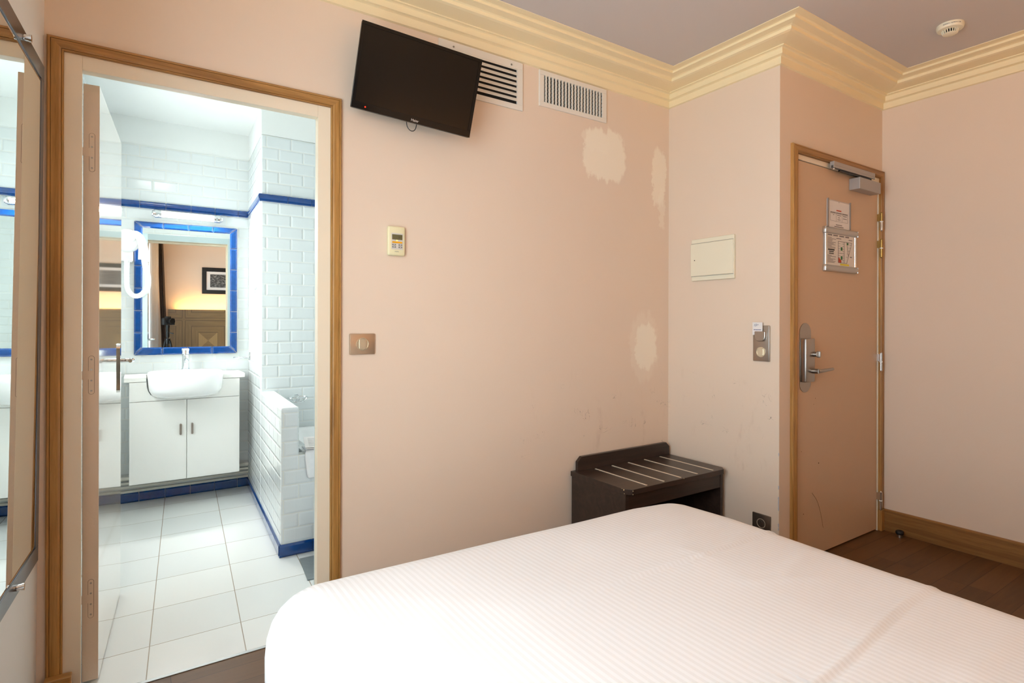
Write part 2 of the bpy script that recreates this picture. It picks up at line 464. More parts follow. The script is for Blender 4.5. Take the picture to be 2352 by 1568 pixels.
def smooth_path(pts, k=8):
    P = [Vector(p) for p in pts]; P = [2 * P[0] - P[1]] + P + [2 * P[-1] - P[-2]]; out = []
    for i in range(1, len(P) - 2):
        for s in range(k):
            t = s / k; a, b, c, d = P[i - 1], P[i], P[i + 1], P[i + 2]
            out.append(0.5 * ((2 * b) + (c - a) * t + (2 * a - 5 * b + 4 * c - d) * t * t + (3 * b - a - 3 * c + d) * t ** 3))
    out.append(P[-2]); return out


def tube(bm, pts, r, n=12, k=8, smooth=True, rfun=None):
    P = smooth_path(pts, k) if smooth else [Vector(p) for p in pts]
    u = None; prev = None
    for i, p in enumerate(P):
        d = (P[min(i + 1, len(P) - 1)] - P[max(i - 1, 0)]).normalized()
        if u is None: u, _ = frame_of(d)
        u = (u - d * u.dot(d)).normalized(); v = d.cross(u)
        rr = rfun(i / (len(P) - 1)) if rfun else r
        ring = [bm.verts.new(p + rr * (math.cos(2 * PI * j / n) * u + math.sin(2 * PI * j / n) * v)) for j in range(n)]
        if prev:
            for j in range(n): bm.faces.new([prev[j], prev[(j + 1) % n], ring[(j + 1) % n], ring[j]])
        else: bm.faces.new(ring[::-1])
        prev = ring
    bm.faces.new(prev)


def obj(name, bm, mat, parent=None, smooth=False, bevel=0.0, angle=40, label=None):
    bmesh.ops.recalc_face_normals(bm, faces=bm.faces)
    me = bpy.data.meshes.new(name); bm.to_mesh(me); bm.free()
    if isinstance(mat, (list, tuple)):
        for m in mat: me.materials.append(m)
    else: me.materials.append(mat)
    if smooth:
        me.polygons.foreach_set('use_smooth', [True] * len(me.polygons))
        me.set_sharp_from_angle(angle=math.radians(angle))
    o = bpy.data.objects.new(name, me); C.objects.link(o)
    if label: o['label'] = label
    if parent:
        o.parent = parent
        o.matrix_parent_inverse = world_of(parent).inverted()
    if bevel:
        b = o.modifiers.new('bevel', 'BEVEL'); b.width = bevel; b.segments = 2; b.limit_method = 'ANGLE'
    return o


def world_of(o):
    m = o.matrix_basis.copy()
    if o.parent: m = world_of(o.parent) @ o.matrix_parent_inverse @ m
    return m


def thing(name, label, cat, loc=(0, 0, 0), group=None):
    o = bpy.data.objects.new(name, None); C.objects.link(o); o.location = loc; o.empty_display_size = 0.05
    o['label'] = label; o['category'] = cat
    if group: o['group'] = group
    return o


def tag(o, label, cat, group=None):
    o['label'] = label; o['category'] = cat
    if group: o['group'] = group
    return o


def struct(name, bm, mat, parent=None, label=None, **kw):
    o = obj(name, bm, mat, parent, **kw); o['kind'] = 'structure'
    if label: o['label'] = label
    return o


def struct_empty(name, loc, label=None):
    o = bpy.data.objects.new(name, None); C.objects.link(o); o.location = loc; o['kind'] = 'structure'; o.empty_display_size = 0.05
    if label: o['label'] = label
    return o


def text(name, body, size, T, mat, parent, extrude=0.0003, align='CENTER'):
    cu = bpy.data.curves.new(name, 'FONT'); cu.body = body; cu.size = size; cu.extrude = extrude; cu.align_x = align; cu.align_y = 'CENTER'; cu.resolution_u = 3
    tmp = bpy.data.objects.new(name + '_tmp', cu)
    C.objects.link(tmp)
    dg = bpy.context.evaluated_depsgraph_get()
    me = bpy.data.meshes.new_from_object(tmp.evaluated_get(dg)); me.name = name
    bpy.data.objects.remove(tmp); bpy.data.curves.remove(cu)
    me.transform(T); me.materials.clear(); me.materials.append(mat)
    o = bpy.data.objects.new(name, me); C.objects.link(o)
    if parent:
        o.parent = parent; o.matrix_parent_inverse = world_of(parent).inverted()
    return o


# matrices that lay a local (x right, y up, z out) plate onto each wall
def on_minus_y(x, y, z):      # surface whose outward normal is -Y
    return Matrix.Translation((x, y, z)) @ Matrix(((1, 0, 0, 0), (0, 0, -1, 0), (0, 1, 0, 0), (0, 0, 0, 1)))


def on_minus_x(x, y, z):      # surface whose outward normal is -X, local x runs towards -Y
    return Matrix.Translation((x, y, z)) @ Matrix(((0, 0, -1, 0), (-1, 0, 0, 0), (0, 1, 0, 0), (0, 0, 0, 1)))


# ------------------------------------------------------------------ the setting
YT, XA, YC, XD, ZC = 2.2477, 2.6005, 1.5606, 3.66, 2.582
YH = -0.74                      # wall behind the headboard


def xl(y, z=1.2, off=0.0): return -0.3795 + 0.0596 * y + 0.008 * (z - 1.2) + off      # slightly splayed left wall


def xr(y, off=0.0): return 0.474 + 0.047 * y + off                                       # right side of the bathroom


b = bm_new(); bx(b, -0.9, 3.9, YH - 0.2, 2.262, -0.06, 0.0)
struct('floor', b, M['parquet'])
b = bm_new(); bx(b, -0.6, 1.9, 2.262, 4.75, -0.06, 0.0)
struct('floor.001', b, M['floortile'], label='white square tiled bathroom floor')
b = bm_new(); bx(b, -0.9, 3.9, YH - 0.2, 2.29, ZC, ZC + 0.08)
struct('ceiling', b, M['ceiling'])
b = bm_new(); bx(b, -0.6, 1.9, 2.29, 4.75, ZC - 0.004, ZC + 0.08)
struct('ceiling.001', b, M['bathpaint'], label='white bathroom ceiling')

# wall with the television and the bathroom doorway
DL, DR, DT = -0.195, 0.640, 2.055          # rough opening
b = bm_new()
bx(b, -0.5, DL, YT, 2.30, 0, ZC); bx(b, DR, XA + 0.02, YT, 2.30, 0, ZC); bx(b, DL, DR, YT, 2.30, DT, ZC)
struct('wall_back', b, M['pink_tv'])
b = bm_new()
bx(b, -0.5, DL, 2.30, 2.335, 0, ZC); bx(b, DR, 1.9, 2.30, 2.335, 0, ZC); bx(b, DL, DR, 2.30, 2.335, DT, ZC)
struct('wall_bathroom_front', b, M['tile_back'])
# projecting block to the right
b = bm_new(); prism(b, [(XA, YC + .0005, 0), (2.735, YC + .0005, 0), (2.735, 2.05, 0), (3.9, 2.05, 0), (3.9, YT + .05, 0), (XA, YT + .05, 0)], (0, 0, ZC))
struct('wall_right_return', b, M['pink_b'])
EL, ER, ET = 2.735, 3.618, 2.048
b = bm_new()
bx(b, XA + 0.0008, EL, YC, YC + 0.06, 0, ZC); bx(b, ER, XD + 0.02, YC, YC + 0.06, 0, ZC); bx(b, EL, ER, YC, YC + 0.06, ET, ZC)
struct('wall_entrance', b, M['pink_c'])
b = bm_new(); bx(b, 2.73, 3.66, 1.70, 1.74, 0, ZC)  # unseen backing box behind the entrance door, against light leaks
struct('wall_door_backing', b, M['cream'])
b = bm_new(); bx(b, XD, XD + 0.12, YH - 0.1, 1.75, 0, ZC)
struct('wall_right', b, M['pink'])
b = bm_new(); bx(b, -0.9, XD + 0.12, YH - 0.12, YH, 0, ZC)
struct('wall_headboard', b, M['pink'])

# left wall with the window opening
WY0, WY1, WZ0, WZ1 = -0.15, 1.38, 0.32, 2.36
b = bm_new()


def lw(y0, y1, z0, z1, th=0.14):
    hexa(b, [(xl(y0, z0, -th), y0, z0), (xl(y0, z0), y0, z0), (xl(y1, z0), y1, z0), (xl(y1, z0, -th), y1, z0),
             (xl(y0, z1, -th), y0, z1), (xl(y0, z1), y0, z1), (xl(y1, z1), y1, z1), (xl(y1, z1, -th), y1, z1)])


lw(YH - 0.1, WY0, 0, ZC); lw(WY1, YT + 0.05, 0, ZC); lw(WY0, WY1, 0, WZ0); lw(WY0, WY1, WZ1, ZC)
struct('wall_left', b, M['leftp'])

# bedroom window: frame, two casements, glass
w = struct_empty('window_1', (xl(0.4, 1.2, -0.2), 0.4, WZ0), 'white tall casement window behind the camera')
b = bm_new(); X0 = -0.435
for (y0, y1, z0, z1) in ((WY0, WY0 + .05, WZ0, WZ1), (WY1 - .05, WY1, WZ0, WZ1), (WY0 + .05, WY1 - .05, WZ0, WZ0 + .06), (WY0 + .05, WY1 - .05, WZ1 - .05, WZ1)):
    bx(b, X0 + 0.0, X0 + 0.07, y0, y1, z0, z1)
struct('window_frame', b, M['white'], w)
for y0, y1 in ((WY0 + .05, 0.615), (0.615, WY1 - .05)):
    b = bm_new(); z0, z1 = WZ0 + .06, WZ1 - .05; s = 0.05
    bx(b, X0 + .01, X0 + .055, y0, y0 + s, z0, z1); bx(b, X0 + .01, X0 + .055, y1 - s, y1, z0, z1)
    bx(b, X0 + .01, X0 + .055, y0 + s, y1 - s, z0, z0 + s); bx(b, X0 + .01, X0 + .055, y0 + s, y1 - s, z1 - s, z1)
    cas = struct('casement', b, M['white'], w)
    b = bm_new(); bx(b, X0 + .03, X0 + .034, y0 + s, y1 - s, z0 + s, z1 - s)
    struct('pane', b, M['glass'], cas)

# bathroom shell
b = bm_new(); bx(b, -0.6, 1.9, 4.545, 4.66, 0, 2.397)
struct('wall_bathroom_back', b, M['tile_back'])
b = bm_new(); bx(b, -0.6, 1.9, 4.548, 4.66, 2.397, ZC)
struct('trim_1', b, M['bathpaint'], label='painted white band above the bathroom tiles')
BW = (3.40, 3.84, 0.97, 1.93)


def xbl(y): return -0.43 + 0.047 * y


b = bm_new()
for (y0, y1, z0, z1) in ((2.335, BW[0], 0, ZC), (BW[1], 4.6, 0, ZC), (BW[0], BW[1], 0, BW[2]), (BW[0], BW[1], BW[3], ZC)):
    hexa(b, [(xbl(y0) - .15, y0, z0), (xbl(y0), y0, z0), (xbl(y1), y1, z0), (xbl(y1) - .15, y1, z0),
             (xbl(y0) - .15, y0, z1), (xbl(y0), y0, z1), (xbl(y1), y1, z1), (xbl(y1) - .15, y1, z1)])
struct('wall_bathroom_left', b, M['tile_side'])
w = struct_empty('window_added', (-0.36, 3.75, 1.05), 'unseen white bathroom window added for light behind the open door')  # window added out of sight and placed for the light it gives
b = bm_new(); xw = -0.345
for (y0, y1, z0, z1) in ((BW[0], BW[0] + .045, BW[2], BW[3]), (BW[1] - .045, BW[1], BW[2], BW[3]), (BW[0] + .045, BW[1] - .045, BW[2], BW[2] + .05), (BW[0] + .045, BW[1] - .045, BW[3] - .045, BW[3]), (3.60, 3.64, BW[2] + .05, BW[3] - .045)):
    bx(b, xw, xw + 0.05, y0, y1, z0, z1)
struct('window_frame', b, M['white'], w)
b = bm_new(); bx(b, xw + .02, xw + .024, BW[0] + .045, 3.60, BW[2] + .05, BW[3] - .045); bx(b, xw + .02, xw + .024, 3.64, BW[1] - .045, BW[2] + .05, BW[3] - .045)
struct('pane', b, M['glass'], w)

YK0, YK1 = 3.065, 3.85
# solid tiled column closing the far side of the tub: left face runs along the splayed bathroom wall
b = bm_new()
prism(b, [(xr(YK1), YK1, 0), (1.9, YK1, 0), (1.9, 4.56, 0), (xr(4.56), 4.56, 0)], (0, 0, 2.397))
struct('wall_column', b, [M['tile_col']], bevel=0.008)
o = bpy.data.objects['wall_column']; o.data.materials.append(M['tile_side'])
for p in o.data.polygons:
    if abs(p.normal.x) > 0.9: p.material_index = 1
b = bm_new(); prism(b, [(xr(YK1) + .002, YK1 + .003, 2.397), (1.9, YK1 + .003, 2.397), (1.9, 4.56, 2.397), (xr(4.56) + .002, 4.56, 2.397)], (0, 0, ZC - 2.397))
struct('trim_2', b, M['bathpaint'], label='painted band on top of the tiled column')
b = bm_new(); bx(b, 1.78, 1.9, 2.335, 3.86, 0, ZC)
struct('wall_bathroom_right', b, M['tile_side'])
# low tiled screen wall at the head of the tub
b = bm_new()
A0 = xr(YK0)
prism(b, [(A0, YK0, 0), (A0 + .092, YK0, 0), (xr(YK1) + .092, YK1 + .004, 0), (xr(YK1), YK1 + .004, 0)], (0, 0, 0.768))
kw = struct('wall_partition', b, [M['tile_apron'], M['tile_side'], M['ceramic']], bevel=0.013)
for p in kw.data.polygons:
    if abs(p.normal.x) > 0.9: p.material_index = 1
    if p.normal.z > 0.9: p.material_index = 2
b = bm_new(); bx(b, A0 + .076, 1.78, YK0 - .0004, YK0 + .069, 0, 0.515)
struct('wall_tub_apron', b, M['tile_apron'])

# ---- blue glazed trims
def blue_run(name, p0, p1, z0, z1, normal, first, step=0.15, depth=0.012, profile='bevel', label=None, parent=None):
    """a run of blue tiles on a wall from p0 to p1 (xy), first = offset of the first joint from p0"""
    p0, p1 = Vector((*p0, 0)), Vector((*p1, 0)); L = (p1 - p0).length; d = (p1 - p0) / L; n = Vector((*normal, 0)).normalized()
    js = [0.0]; s = first
    while s < L - 0.01: js.append(s); s += step
    js.append(L); b = bm_new(); g = 0.0012
    for a, c in zip(js, js[1:]):
        if c - a < 0.006: continue
        a += g; c -= g
        if profile == 'bevel':
            rows = [(0, z0 + g), (depth * .45, z0 + g), (depth, z0 + 0.012), (depth, z1 - 0.012), (depth * .45, z1 - g), (0, z1 - g)]
        else:
            h = z1 - z0
            rows = [(0, z0 + g), (depth * .8, z0 + g), (depth, z0 + h * .12), (depth * .75, z0 + h * .24), (depth * 1.25, z0 + h * .34), (depth * 1.5, z0 + h * .6), (depth * 1.25, z1 - h * .1), (depth * .8, z1 - g), (0, z1 - g)]
        pts = [p0 + d * a + n * q + Vector((0, 0, z)) for q, z in rows]
        fs = prism(b, pts, d * (c - a))
    o = struct(name, b, M['blue'], parent, label=label, smooth=True, angle=25)
    return o


yb = 4.545
blue_run('trim_3', (xbl(yb), yb), (xr(yb) - .0, yb), 1.971, 2.020, (0, -1), (0.017 - xbl(yb)) % .15, profile='listel', label='blue glazed border tiles high on the bathroom back wall')
blue_run('trim_4', (xr(yb), yb - .012), (xr(YK1), YK1 - .012), 1.971, 2.020, (-1, 0.047), 0.13, profile='listel', label='blue border tiles on the side of the column')
blue_run('trim_5', (xr(YK1) - .012, YK1), (1.78, YK1), 1.971, 2.020, (0, -1), 0.171, profile='listel', label='blue border tiles across the column front')
blue_run('baseboard_bathroom_back', (xbl(yb), yb), (xr(yb), yb), 0.0, 0.068, (0, -1), (0.0 + .467 - xbl(yb)) % .15)
blue_run('baseboard_bathroom_side', (xr(yb), yb - .012), (xr(YK0) + .0, YK0), 0.0, 0.068, (-1, 0.047), 0.13, depth=0.010)
blue_run('baseboard_partition', (xr(YK0) - .008, YK0), (1.78, YK0), 0.0, 0.066, (0, -1), 0.165)
# white painted ledge under the vanity along the back wall
b = bm_new(); bx(b, xbl(yb), xr(yb), yb - .016, yb + .002, 0.0685, 0.084)
struct('trim_6', b, M['pipe'], label='narrow ledge above the blue skirting')

# ---- cornice of the bedroom: stepped profile swept round the room with mitred corners
prof = [(0, 2.462), (.011, 2.465), (.011, 2.499), (.018, 2.502), (.028, 2.504), (.028, 2.530), (.034, 2.533), (.044, 2.534), (.044, 2.539), (.054, 2.540),
        (.085, 2.541), (.120, 2.543), (.133, 2.546), (.133, 2.560), (.142, 2.563), (.176, 2.566), (.176, 2.576), (.184, 2.578), (.214, 2.579), (.214, 2.590), (0, 2.590)]
path = [(xl(YH, 2.5), YH), (xl(YT, 2.5), YT), (XA, YT), (XA, YC), (XD, YC), (XD, YH)]
b = bm_new(); rings = []
n_ = len(path)
for i in range(n_):
    p = Vector(path[i]); a = (p - Vector(path[i - 1])).normalized(); c = (Vector(path[(i + 1) % n_]) - p).normalized()
    na, nc = Vector((a.y, -a.x)), Vector((c.y, -c.x))       # inward: room lies on the right of the path
    m = (na + nc); m = m / m.dot(na) if m.length > 1e-6 else na
    rings.append([b.verts.new((p.x + m.x * q, p.y + m.y * q, z)) for q, z in prof])
for i in range(n_):
    A, B = rings[i], rings[(i + 1) % n_]
    for j in range(len(prof)):
        k = (j + 1) % len(prof); b.faces.new([A[j], A[k], B[k], B[j]])
struct('trim_7', b, M['cornice'], label='stepped cream cornice round the bedroom ceiling')

# ---- oak skirting
b = bm_new(); prism(b, [(XD - .016, 0, 0), (XD, 0, 0), (XD, 0, .124), (XD - .010, 0, .124), (XD - .016, 0, .117)], (0, 1.545 - YH, 0), T=Matrix.Translation((0, YH, 0)))
struct('baseboard_right', b, M['oaky'])
b = bm_new(); bx(b, XD - .052, XD - .014, 1.536, 1.5600, 0, .122)
struct('baseboard_block', b, M['oakz'], bevel=0.003)
b = bm_new(); bx(b, 0.685, 1.84, YT - .014, YT, 0, .118)
struct('baseboard_back', b, M['oakx'], bevel=0.003)
b = bm_new()
hexa(b, [(xl(1.2, 0), 1.2, 0), (xl(1.2, 0) + .014, 1.2, 0), (xl(2.19, 0) + .014, 2.19, 0), (xl(2.19, 0), 2.19, 0), (xl(1.2, .1), 1.2, .118), (xl(1.2, .1) + .014, 1.2, .118), (xl(2.19, .1) + .014, 2.19, .118), (xl(2.19, .1), 2.19, .118)])
struct('baseboard_left', b, M['oaky'])
b = bm_new(); bx(b, -0.232, -0.164, YT - .048, YT - .018, 0, .117)
struct('baseboard_casing_block', b, M['oakx'], bevel=0.004)
b = bm_new(); bx(b, DL, DR, 2.246, 2.262, 0.0, 0.003)
struct('trim_8', b, simple('dull_aluminium', (170, 172, 172), .45, .7), label='aluminium threshold strip between parquet and tiles', bevel=0.001)

# ---- casings: moulded oak architrave with mitred top corners
def casing(name, xa, xb, zt, w, y, parent, sides=('l', 't', 'r')):
    pr = [(0, 0), (0, .012), (.0035, .0165), (.0085, .0165), (.0095, .0135), (.0105, .0165), (.030, .019), (.0355, .017), (.0365, .014), (.0375, .0165), (w - .0015, .0165), (w, .013), (w, 0)]
    out = []
    path_ = [((xa, 0), (1, 0)), ((xa, zt), (1, -1)), ((xb, zt), (-1, -1)), ((xb, 0), (-1, 0))]
    for k, nm, mt in ((0, 'l', 'oakz'), (1, 't', 'oakx'), (2, 'r', 'oakz')):
        if nm not in sides: continue
        b = bm_new(); R = []
        for (px, pz), (mx, mz) in (path_[k], path_[k + 1]):
            R.append([b.verts.new((px + mx * q, y - h, pz + mz * q)) for q, h in pr])
        for j in range(len(pr)):
            jj = (j + 1) % len(pr); b.faces.new([R[0][j], R[0][jj], R[1][jj], R[1][j]])
        b.faces.new(R[0][::-1]); b.faces.new(R[1])
        out.append(struct(name, b, M[mt], parent, label='carved oak casing'))
    return out


# ---- bathroom door (door_1): cream frame, oak casing, glossy leaf opened inwards
d1 = struct_empty('door_1', (0.22, YT, 0), 'glossy cream bathroom door standing open, with oak casing')
casing('door_casing', -0.231, 0.676, 2.092, 0.042, YT, d1)
b = bm_new()
FY0, FY1 = 2.2425, 2.335
FM = 2.262      # the frame is rebated behind its front lip to take the leaf
prism(b, [(-0.196, FY0, 0), (-0.144, FY0, 0), (-0.144, FM, 0), (-0.151, FM, 0), (-0.151, FY1, 0), (-0.196, FY1, 0)], (0, 0, 2.056))
prism(b, [(0.641, FY0, 0), (0.586, FY0, 0), (0.586, FM, 0), (0.600, FM, 0), (0.600, FY1, 0), (0.641, FY1, 0)], (0, 0, 2.056))
bx(b, -0.144, 0.586, FY0, FM, 2.005, 2.056); bx(b, -0.151, 0.600, FM, FY1, 2.024, 2.056)
struct('door_frame', b, M['cream'], d1, bevel=0.0015)
b = bm_new()
for (x0, x1, z0, z1) in ((-0.235, -0.150, 0, 2.075), (0.603, 0.68, 0, 2.085), (-0.150, 0.603, 2.027, 2.085)): bx(b, x0, x1, 2.3352, 2.352 if x0 > 0 else 2.337, z0, z1)
struct('inner_casing', b, simple('pale_grey_blue', (188, 206, 210), .4), d1)  # same pale grey-blue as the free edge of the leaf
LA = math.atan2(0.047, 0.689)
LT = Matrix.Translation((-0.1035, 2.342, 0)) @ Matrix.Rotation(-LA, 4, 'Z')   # local y runs along the leaf, x = 0 is the visible face
b = bm_new(); bx(b, -0.0450, 0, 0.0, 0.70, 0.012, 1.998, LT)
leaf = struct('door_leaf', b, [M['bathleaf'], M['bathleaf_edge'], simple('pale_grey_blue', (188, 206, 210), .4)], d1, bevel=0.0015)
for p in leaf.data.polygons:
    if abs(p.normal.y) > 0.9 or abs(p.normal.z) > .9: p.material_index = 2 if p.normal.y > .9 else 1
for zc in (0.285, 1.03, 1.772):
    b = bm_new()
    pts = []
    for k in range(24):
        a = 2 * PI * k / 24; pts.append((-0.0205 + 0.0075 * math.cos(a), -0.0012, zc + math.copysign(0.056, math.sin(a)) + 0.0075 * math.sin(a)))
    prism(b, pts, (0, 0.0012, 0), LT)
    bx(b, -0.052, -0.026, -0.0009, 0.0, zc - .014, zc + .014, LT)
    h = struct('hinge', b, M['bathleaf_edge'], d1)
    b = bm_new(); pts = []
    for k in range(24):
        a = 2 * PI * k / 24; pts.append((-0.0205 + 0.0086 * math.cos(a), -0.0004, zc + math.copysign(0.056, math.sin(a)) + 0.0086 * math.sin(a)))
    prism(b, pts, (0, 0.0004, 0), LT); struct('hinge_shadow_line', b, simple('paint_line_shadow', (140, 118, 98), .7), h)  # dark under-plate draws the shadow line round the hinge as colour
    b = bm_new()
    for dz in (-0.052, -0.018, 0.018, 0.052):
        cyl(b, LT @ Vector((-0.0205, -0.0010, zc + dz)), LT @ Vector((-0.0205, -0.0018, zc + dz)), 0.0030, n=12)
    struct('screw', b, M['brushed'], h)
# lever handles on both faces with long plates
for s in (1, -1):
    fx = 0.0 if s > 0 else -0.0425
    b = bm_new()
    pts = [(fx, 0.0, 0)] * 0
    for k in range(28):
        a = 2 * PI * k / 28; pts.append((fx, 0.605 + 0.017 * math.cos(a), 1.01 + math.copysign(0.085, math.sin(a)) + 0.020 * math.sin(a)))
    prism(b, pts, (0.007 * s, 0, 0), LT)
    hp = struct('handle_plate', b, M['chrome'], d1, label='chrome plate', smooth=True)
    b = bm_new()
    P_ = [(fx + .004 * s, 0.605, 1.043), (fx + .030 * s, 0.605, 1.043), (fx + .046 * s, 0.600, 1.043), (fx + .052 * s, 0.575, 1.043), (fx + .052 * s, 0.53, 1.044), (fx + .050 * s, 0.49, 1.045)]
    tube(b, [LT @ Vector(q) for q in P_], 0.009, rfun=lambda t: 0.010 - 0.003 * t)
    struct('handle', b, M['chrome'], hp, label='chrome lever', smooth=True)

# ---- entrance door (door_2)
d2 = struct_empty('door_2', (3.18, YC, 0), 'closed salmon painted entrance door in an oak casing')
casing('door_casing', 2.694, 3.658, 2.100, 0.042, YC, d2)
b = bm_new()
bx(b, 2.730, 2.749, YC - .003, YC + .07, 0, 2.056); bx(b, 3.606, 3.622, YC - .003, YC + .07, 0, 2.056); bx(b, 2.749, 3.606, YC - .003, YC + .07, 2.031, 2.056)
struct('door_frame', b, M['cream'], d2, bevel=0.001)
b = bm_new(); bx(b, 2.752, 3.603, YC + .001, YC + .041, 0.008, 2.0275)
leaf2 = struct('door_leaf', b, M['leafp'], d2, bevel=0.0015)
b = bm_new(); bx(b, 2.74, 3.62, YC + .043, YC + .066, 0.0, 2.05); struct('light_stop', b, M['dark'], d2, label='dark sheet behind the leaf against light leaks')  # unseen dark sheet that keeps light out of the door gap
# curved scratch and dark spots on the leaf
b = bm_new(); tube(b, [(2.90, YC + .0008, .335), (2.95, YC + .0008, .285), (2.985, YC + .0008, .215), (3.01, YC + .0008, .135)], 0.0009, n=6)
for (x, z, r) in ((2.965, .48, .004), (2.93, .82, .0022), (2.915, .79, .0018), (2.80, .56, .002), (2.82, .24, .003)): cyl(b, (x, YC + .0004, z), (x, YC + .0016, z), r, n=8)
struct('scratch', b, simple('brown_scuff', (128, 88, 58), 0.7), leaf2)
# security lock set
b = bm_new(); pts = []
for k in range(32):
    a = 2 * PI * k / 32; pts.append((2.829 + 0.052 * math.cos(a), YC + .0012, 1.034 + math.copysign(0.126, math.sin(a)) + 0.05 * math.sin(a)))
prism(b, pts, (0, -.0035, 0)); lp_ = struct('lock_plate', b, M['brushed'], d2, label='long brushed steel plate with rounded ends', smooth=True)
b = bm_new(); rbox(b, 2.786, 2.872, YC - .030, YC - .001, .912, 1.132, .006); struct('lock_case', b, M['brushed'], lp_, smooth=True)
b = bm_new(); cyl(b, (2.857, YC - .028, 1.052), (2.857, YC - .048, 1.052), .013, .012); rbox(b, 2.852, 2.862, YC - .064, YC - .046, 1.036, 1.068, .003); struct('turn_knob', b, M['brushed'], lp_, smooth=True)
b = bm_new(); cyl(b, (2.845, YC - .028, .968), (2.845, YC - .062, .968), .0125)
tube(b, [(2.845, YC - .058, .968), (2.875, YC - .064, .969), (2.94, YC - .060, .972), (3.00, YC - .052, .973)], .009, rfun=lambda t: .0105 - .0035 * t)
struct('handle', b, M['brushed'], lp_, label='steel lever handle', smooth=True)
b = bm_new(); bx(b, 2.744, 2.752, YC - .006, YC - .003, .952, 1.072); struct('strike_plate', b, simple('dull_steel', (110, 100, 86), 0.4, 0.8), d2)
for zc, (ma, mb) in ((1.80, ('gold', 'chrome')), (1.645, ('gold', 'gold')), (.985, ('chrome', 'chrome')), (.178, ('chrome', 'chrome'))):
    b = bm_new(); X_, Y_ = 3.607, YC - .020
    cyl(b, (X_, Y_, zc + .003), (X_, Y_, zc + .050), .0072); cyl(b, (X_, Y_, zc + .050), (X_, Y_, zc + .056), .006, .003)
    bx(b, X_ - .005, X_ + .002, Y_ + .004, YC + .002, zc + .004, zc + .046)
    h = struct('hinge', b, M[ma], d2, smooth=True)
    b = bm_new(); cyl(b, (X_, Y_, zc - .050), (X_, Y_, zc - .001), .0074); cyl(b, (X_, Y_, zc - .056), (X_, Y_, zc - .050), .003, .006)
    struct('knuckle', b, M[mb], h, smooth=True)
    b = bm_new(); cyl(b, (X_, Y_, zc - .002), (X_, Y_, zc + .004), .0088); struct('ring', b, M['whiteplastic'], h, smooth=True)
# door closer: body on the leaf, slide rail on the frame, arm between
b = bm_new(); rbox(b, 3.272, 3.515, YC - .056, YC + .001, 1.943, 2.006, .003); cb = struct('closer_body', b, M['closer'], d2, label='silver door closer body')
b = bm_new(); cyl(b, (3.44, YC - .028, 2.005), (3.44, YC - .028, 2.020), .011); struct('spindle', b, M['black'], cb)
b = bm_new()
bx(b, 3.030, 3.480, YC - .041, YC - .0195, 2.036, 2.057); bx(b, 3.030, 3.480, YC - .041, YC - .0365, 2.024, 2.036); bx(b, 3.030, 3.480, YC - .024, YC - .0195, 2.024, 2.036)
sr = struct('closer_rail', b, M['closer'], d2, bevel=0.001, label='grey slide rail')
b = bm_new(); bx(b, 3.10, 3.45, YC - .036, YC - .026, 2.014, 2.021); struct('closer_arm', b, M['black'], sr, label='dark slide arm')
b = bm_new(); cyl(b, (3.048, YC - .030, 2.024), (3.048, YC - .030, 2.016), .006); struct('screw', b, M['alu'], sr)

# ------------------------------------------------------------------ bedroom things
# ---- bed
bed = thing('bed', 'large double bed made up with a tight white satin-striped sheet', 'bed', (0.99, 0.44, 0))
BX0, BX1, BY0, BY1 = 0.222, 1.728, -0.60, 1.512
BT = Matrix.Translation((0.998, 0.446, 0)) @ Matrix.Rotation(math.radians(-1.6), 4, 'Z') @ Matrix.Translation((-0.998, -0.446, 0))
b = bm_new(); rings = []
hx, hy, cx0, cy0 = (BX1 - BX0) / 2, (BY1 - BY0) / 2, (BX0 + BX1) / 2, (BY0 + BY1) / 2
NS = 560


def bedpt(t, inset, rc):
    """point at arclength fraction t on a rounded rectangle inset from the plan outline"""
    a, c = hx - inset, hy - inset; r = max(rc - inset, 0.02); r = min(r, a, c)
    sx, sy = 2 * (a - r), 2 * (c - r); q = PI * r / 2
    # the same fractions for all rings so that the quads stay aligned
    segs = [sx, PI * .07, sy, PI * .07, sx, PI * .07, sy, PI * .07]
    ref = [2 * (hx - .14), PI * .07, 2 * (hy - .14), PI * .07] * 2; tot = sum(ref); s = t * tot; k = 0
    while s > ref[k] and k < 7: s -= ref[k]; k += 1
    f = min(1, s / ref[k])
    if k == 0: p = (-a + r + sx * f, -c)
    elif k == 1: an = -PI / 2 + f * PI / 2; p = (a - r + r * math.cos(an), -c + r + r * math.sin(an))
    elif k == 2: p = (a, -c + r + sy * f)
    elif k == 3: an = f * PI / 2; p = (a - r + r * math.cos(an), c - r + r * math.sin(an))
    elif k == 4: p = (a - r - sx * f, c)
    elif k == 5: an = PI / 2 + f * PI / 2; p = (-a + r + r * math.cos(an), c - r + r * math.sin(an))
    elif k == 6: p = (-a, c - r - sy * f)
    else: an = PI + f * PI / 2; p = (-a + r + r * math.cos(an), -c + r + r * math.sin(an))
    return p


def ridge(d, w): return math.exp(-(d / w) ** 2)


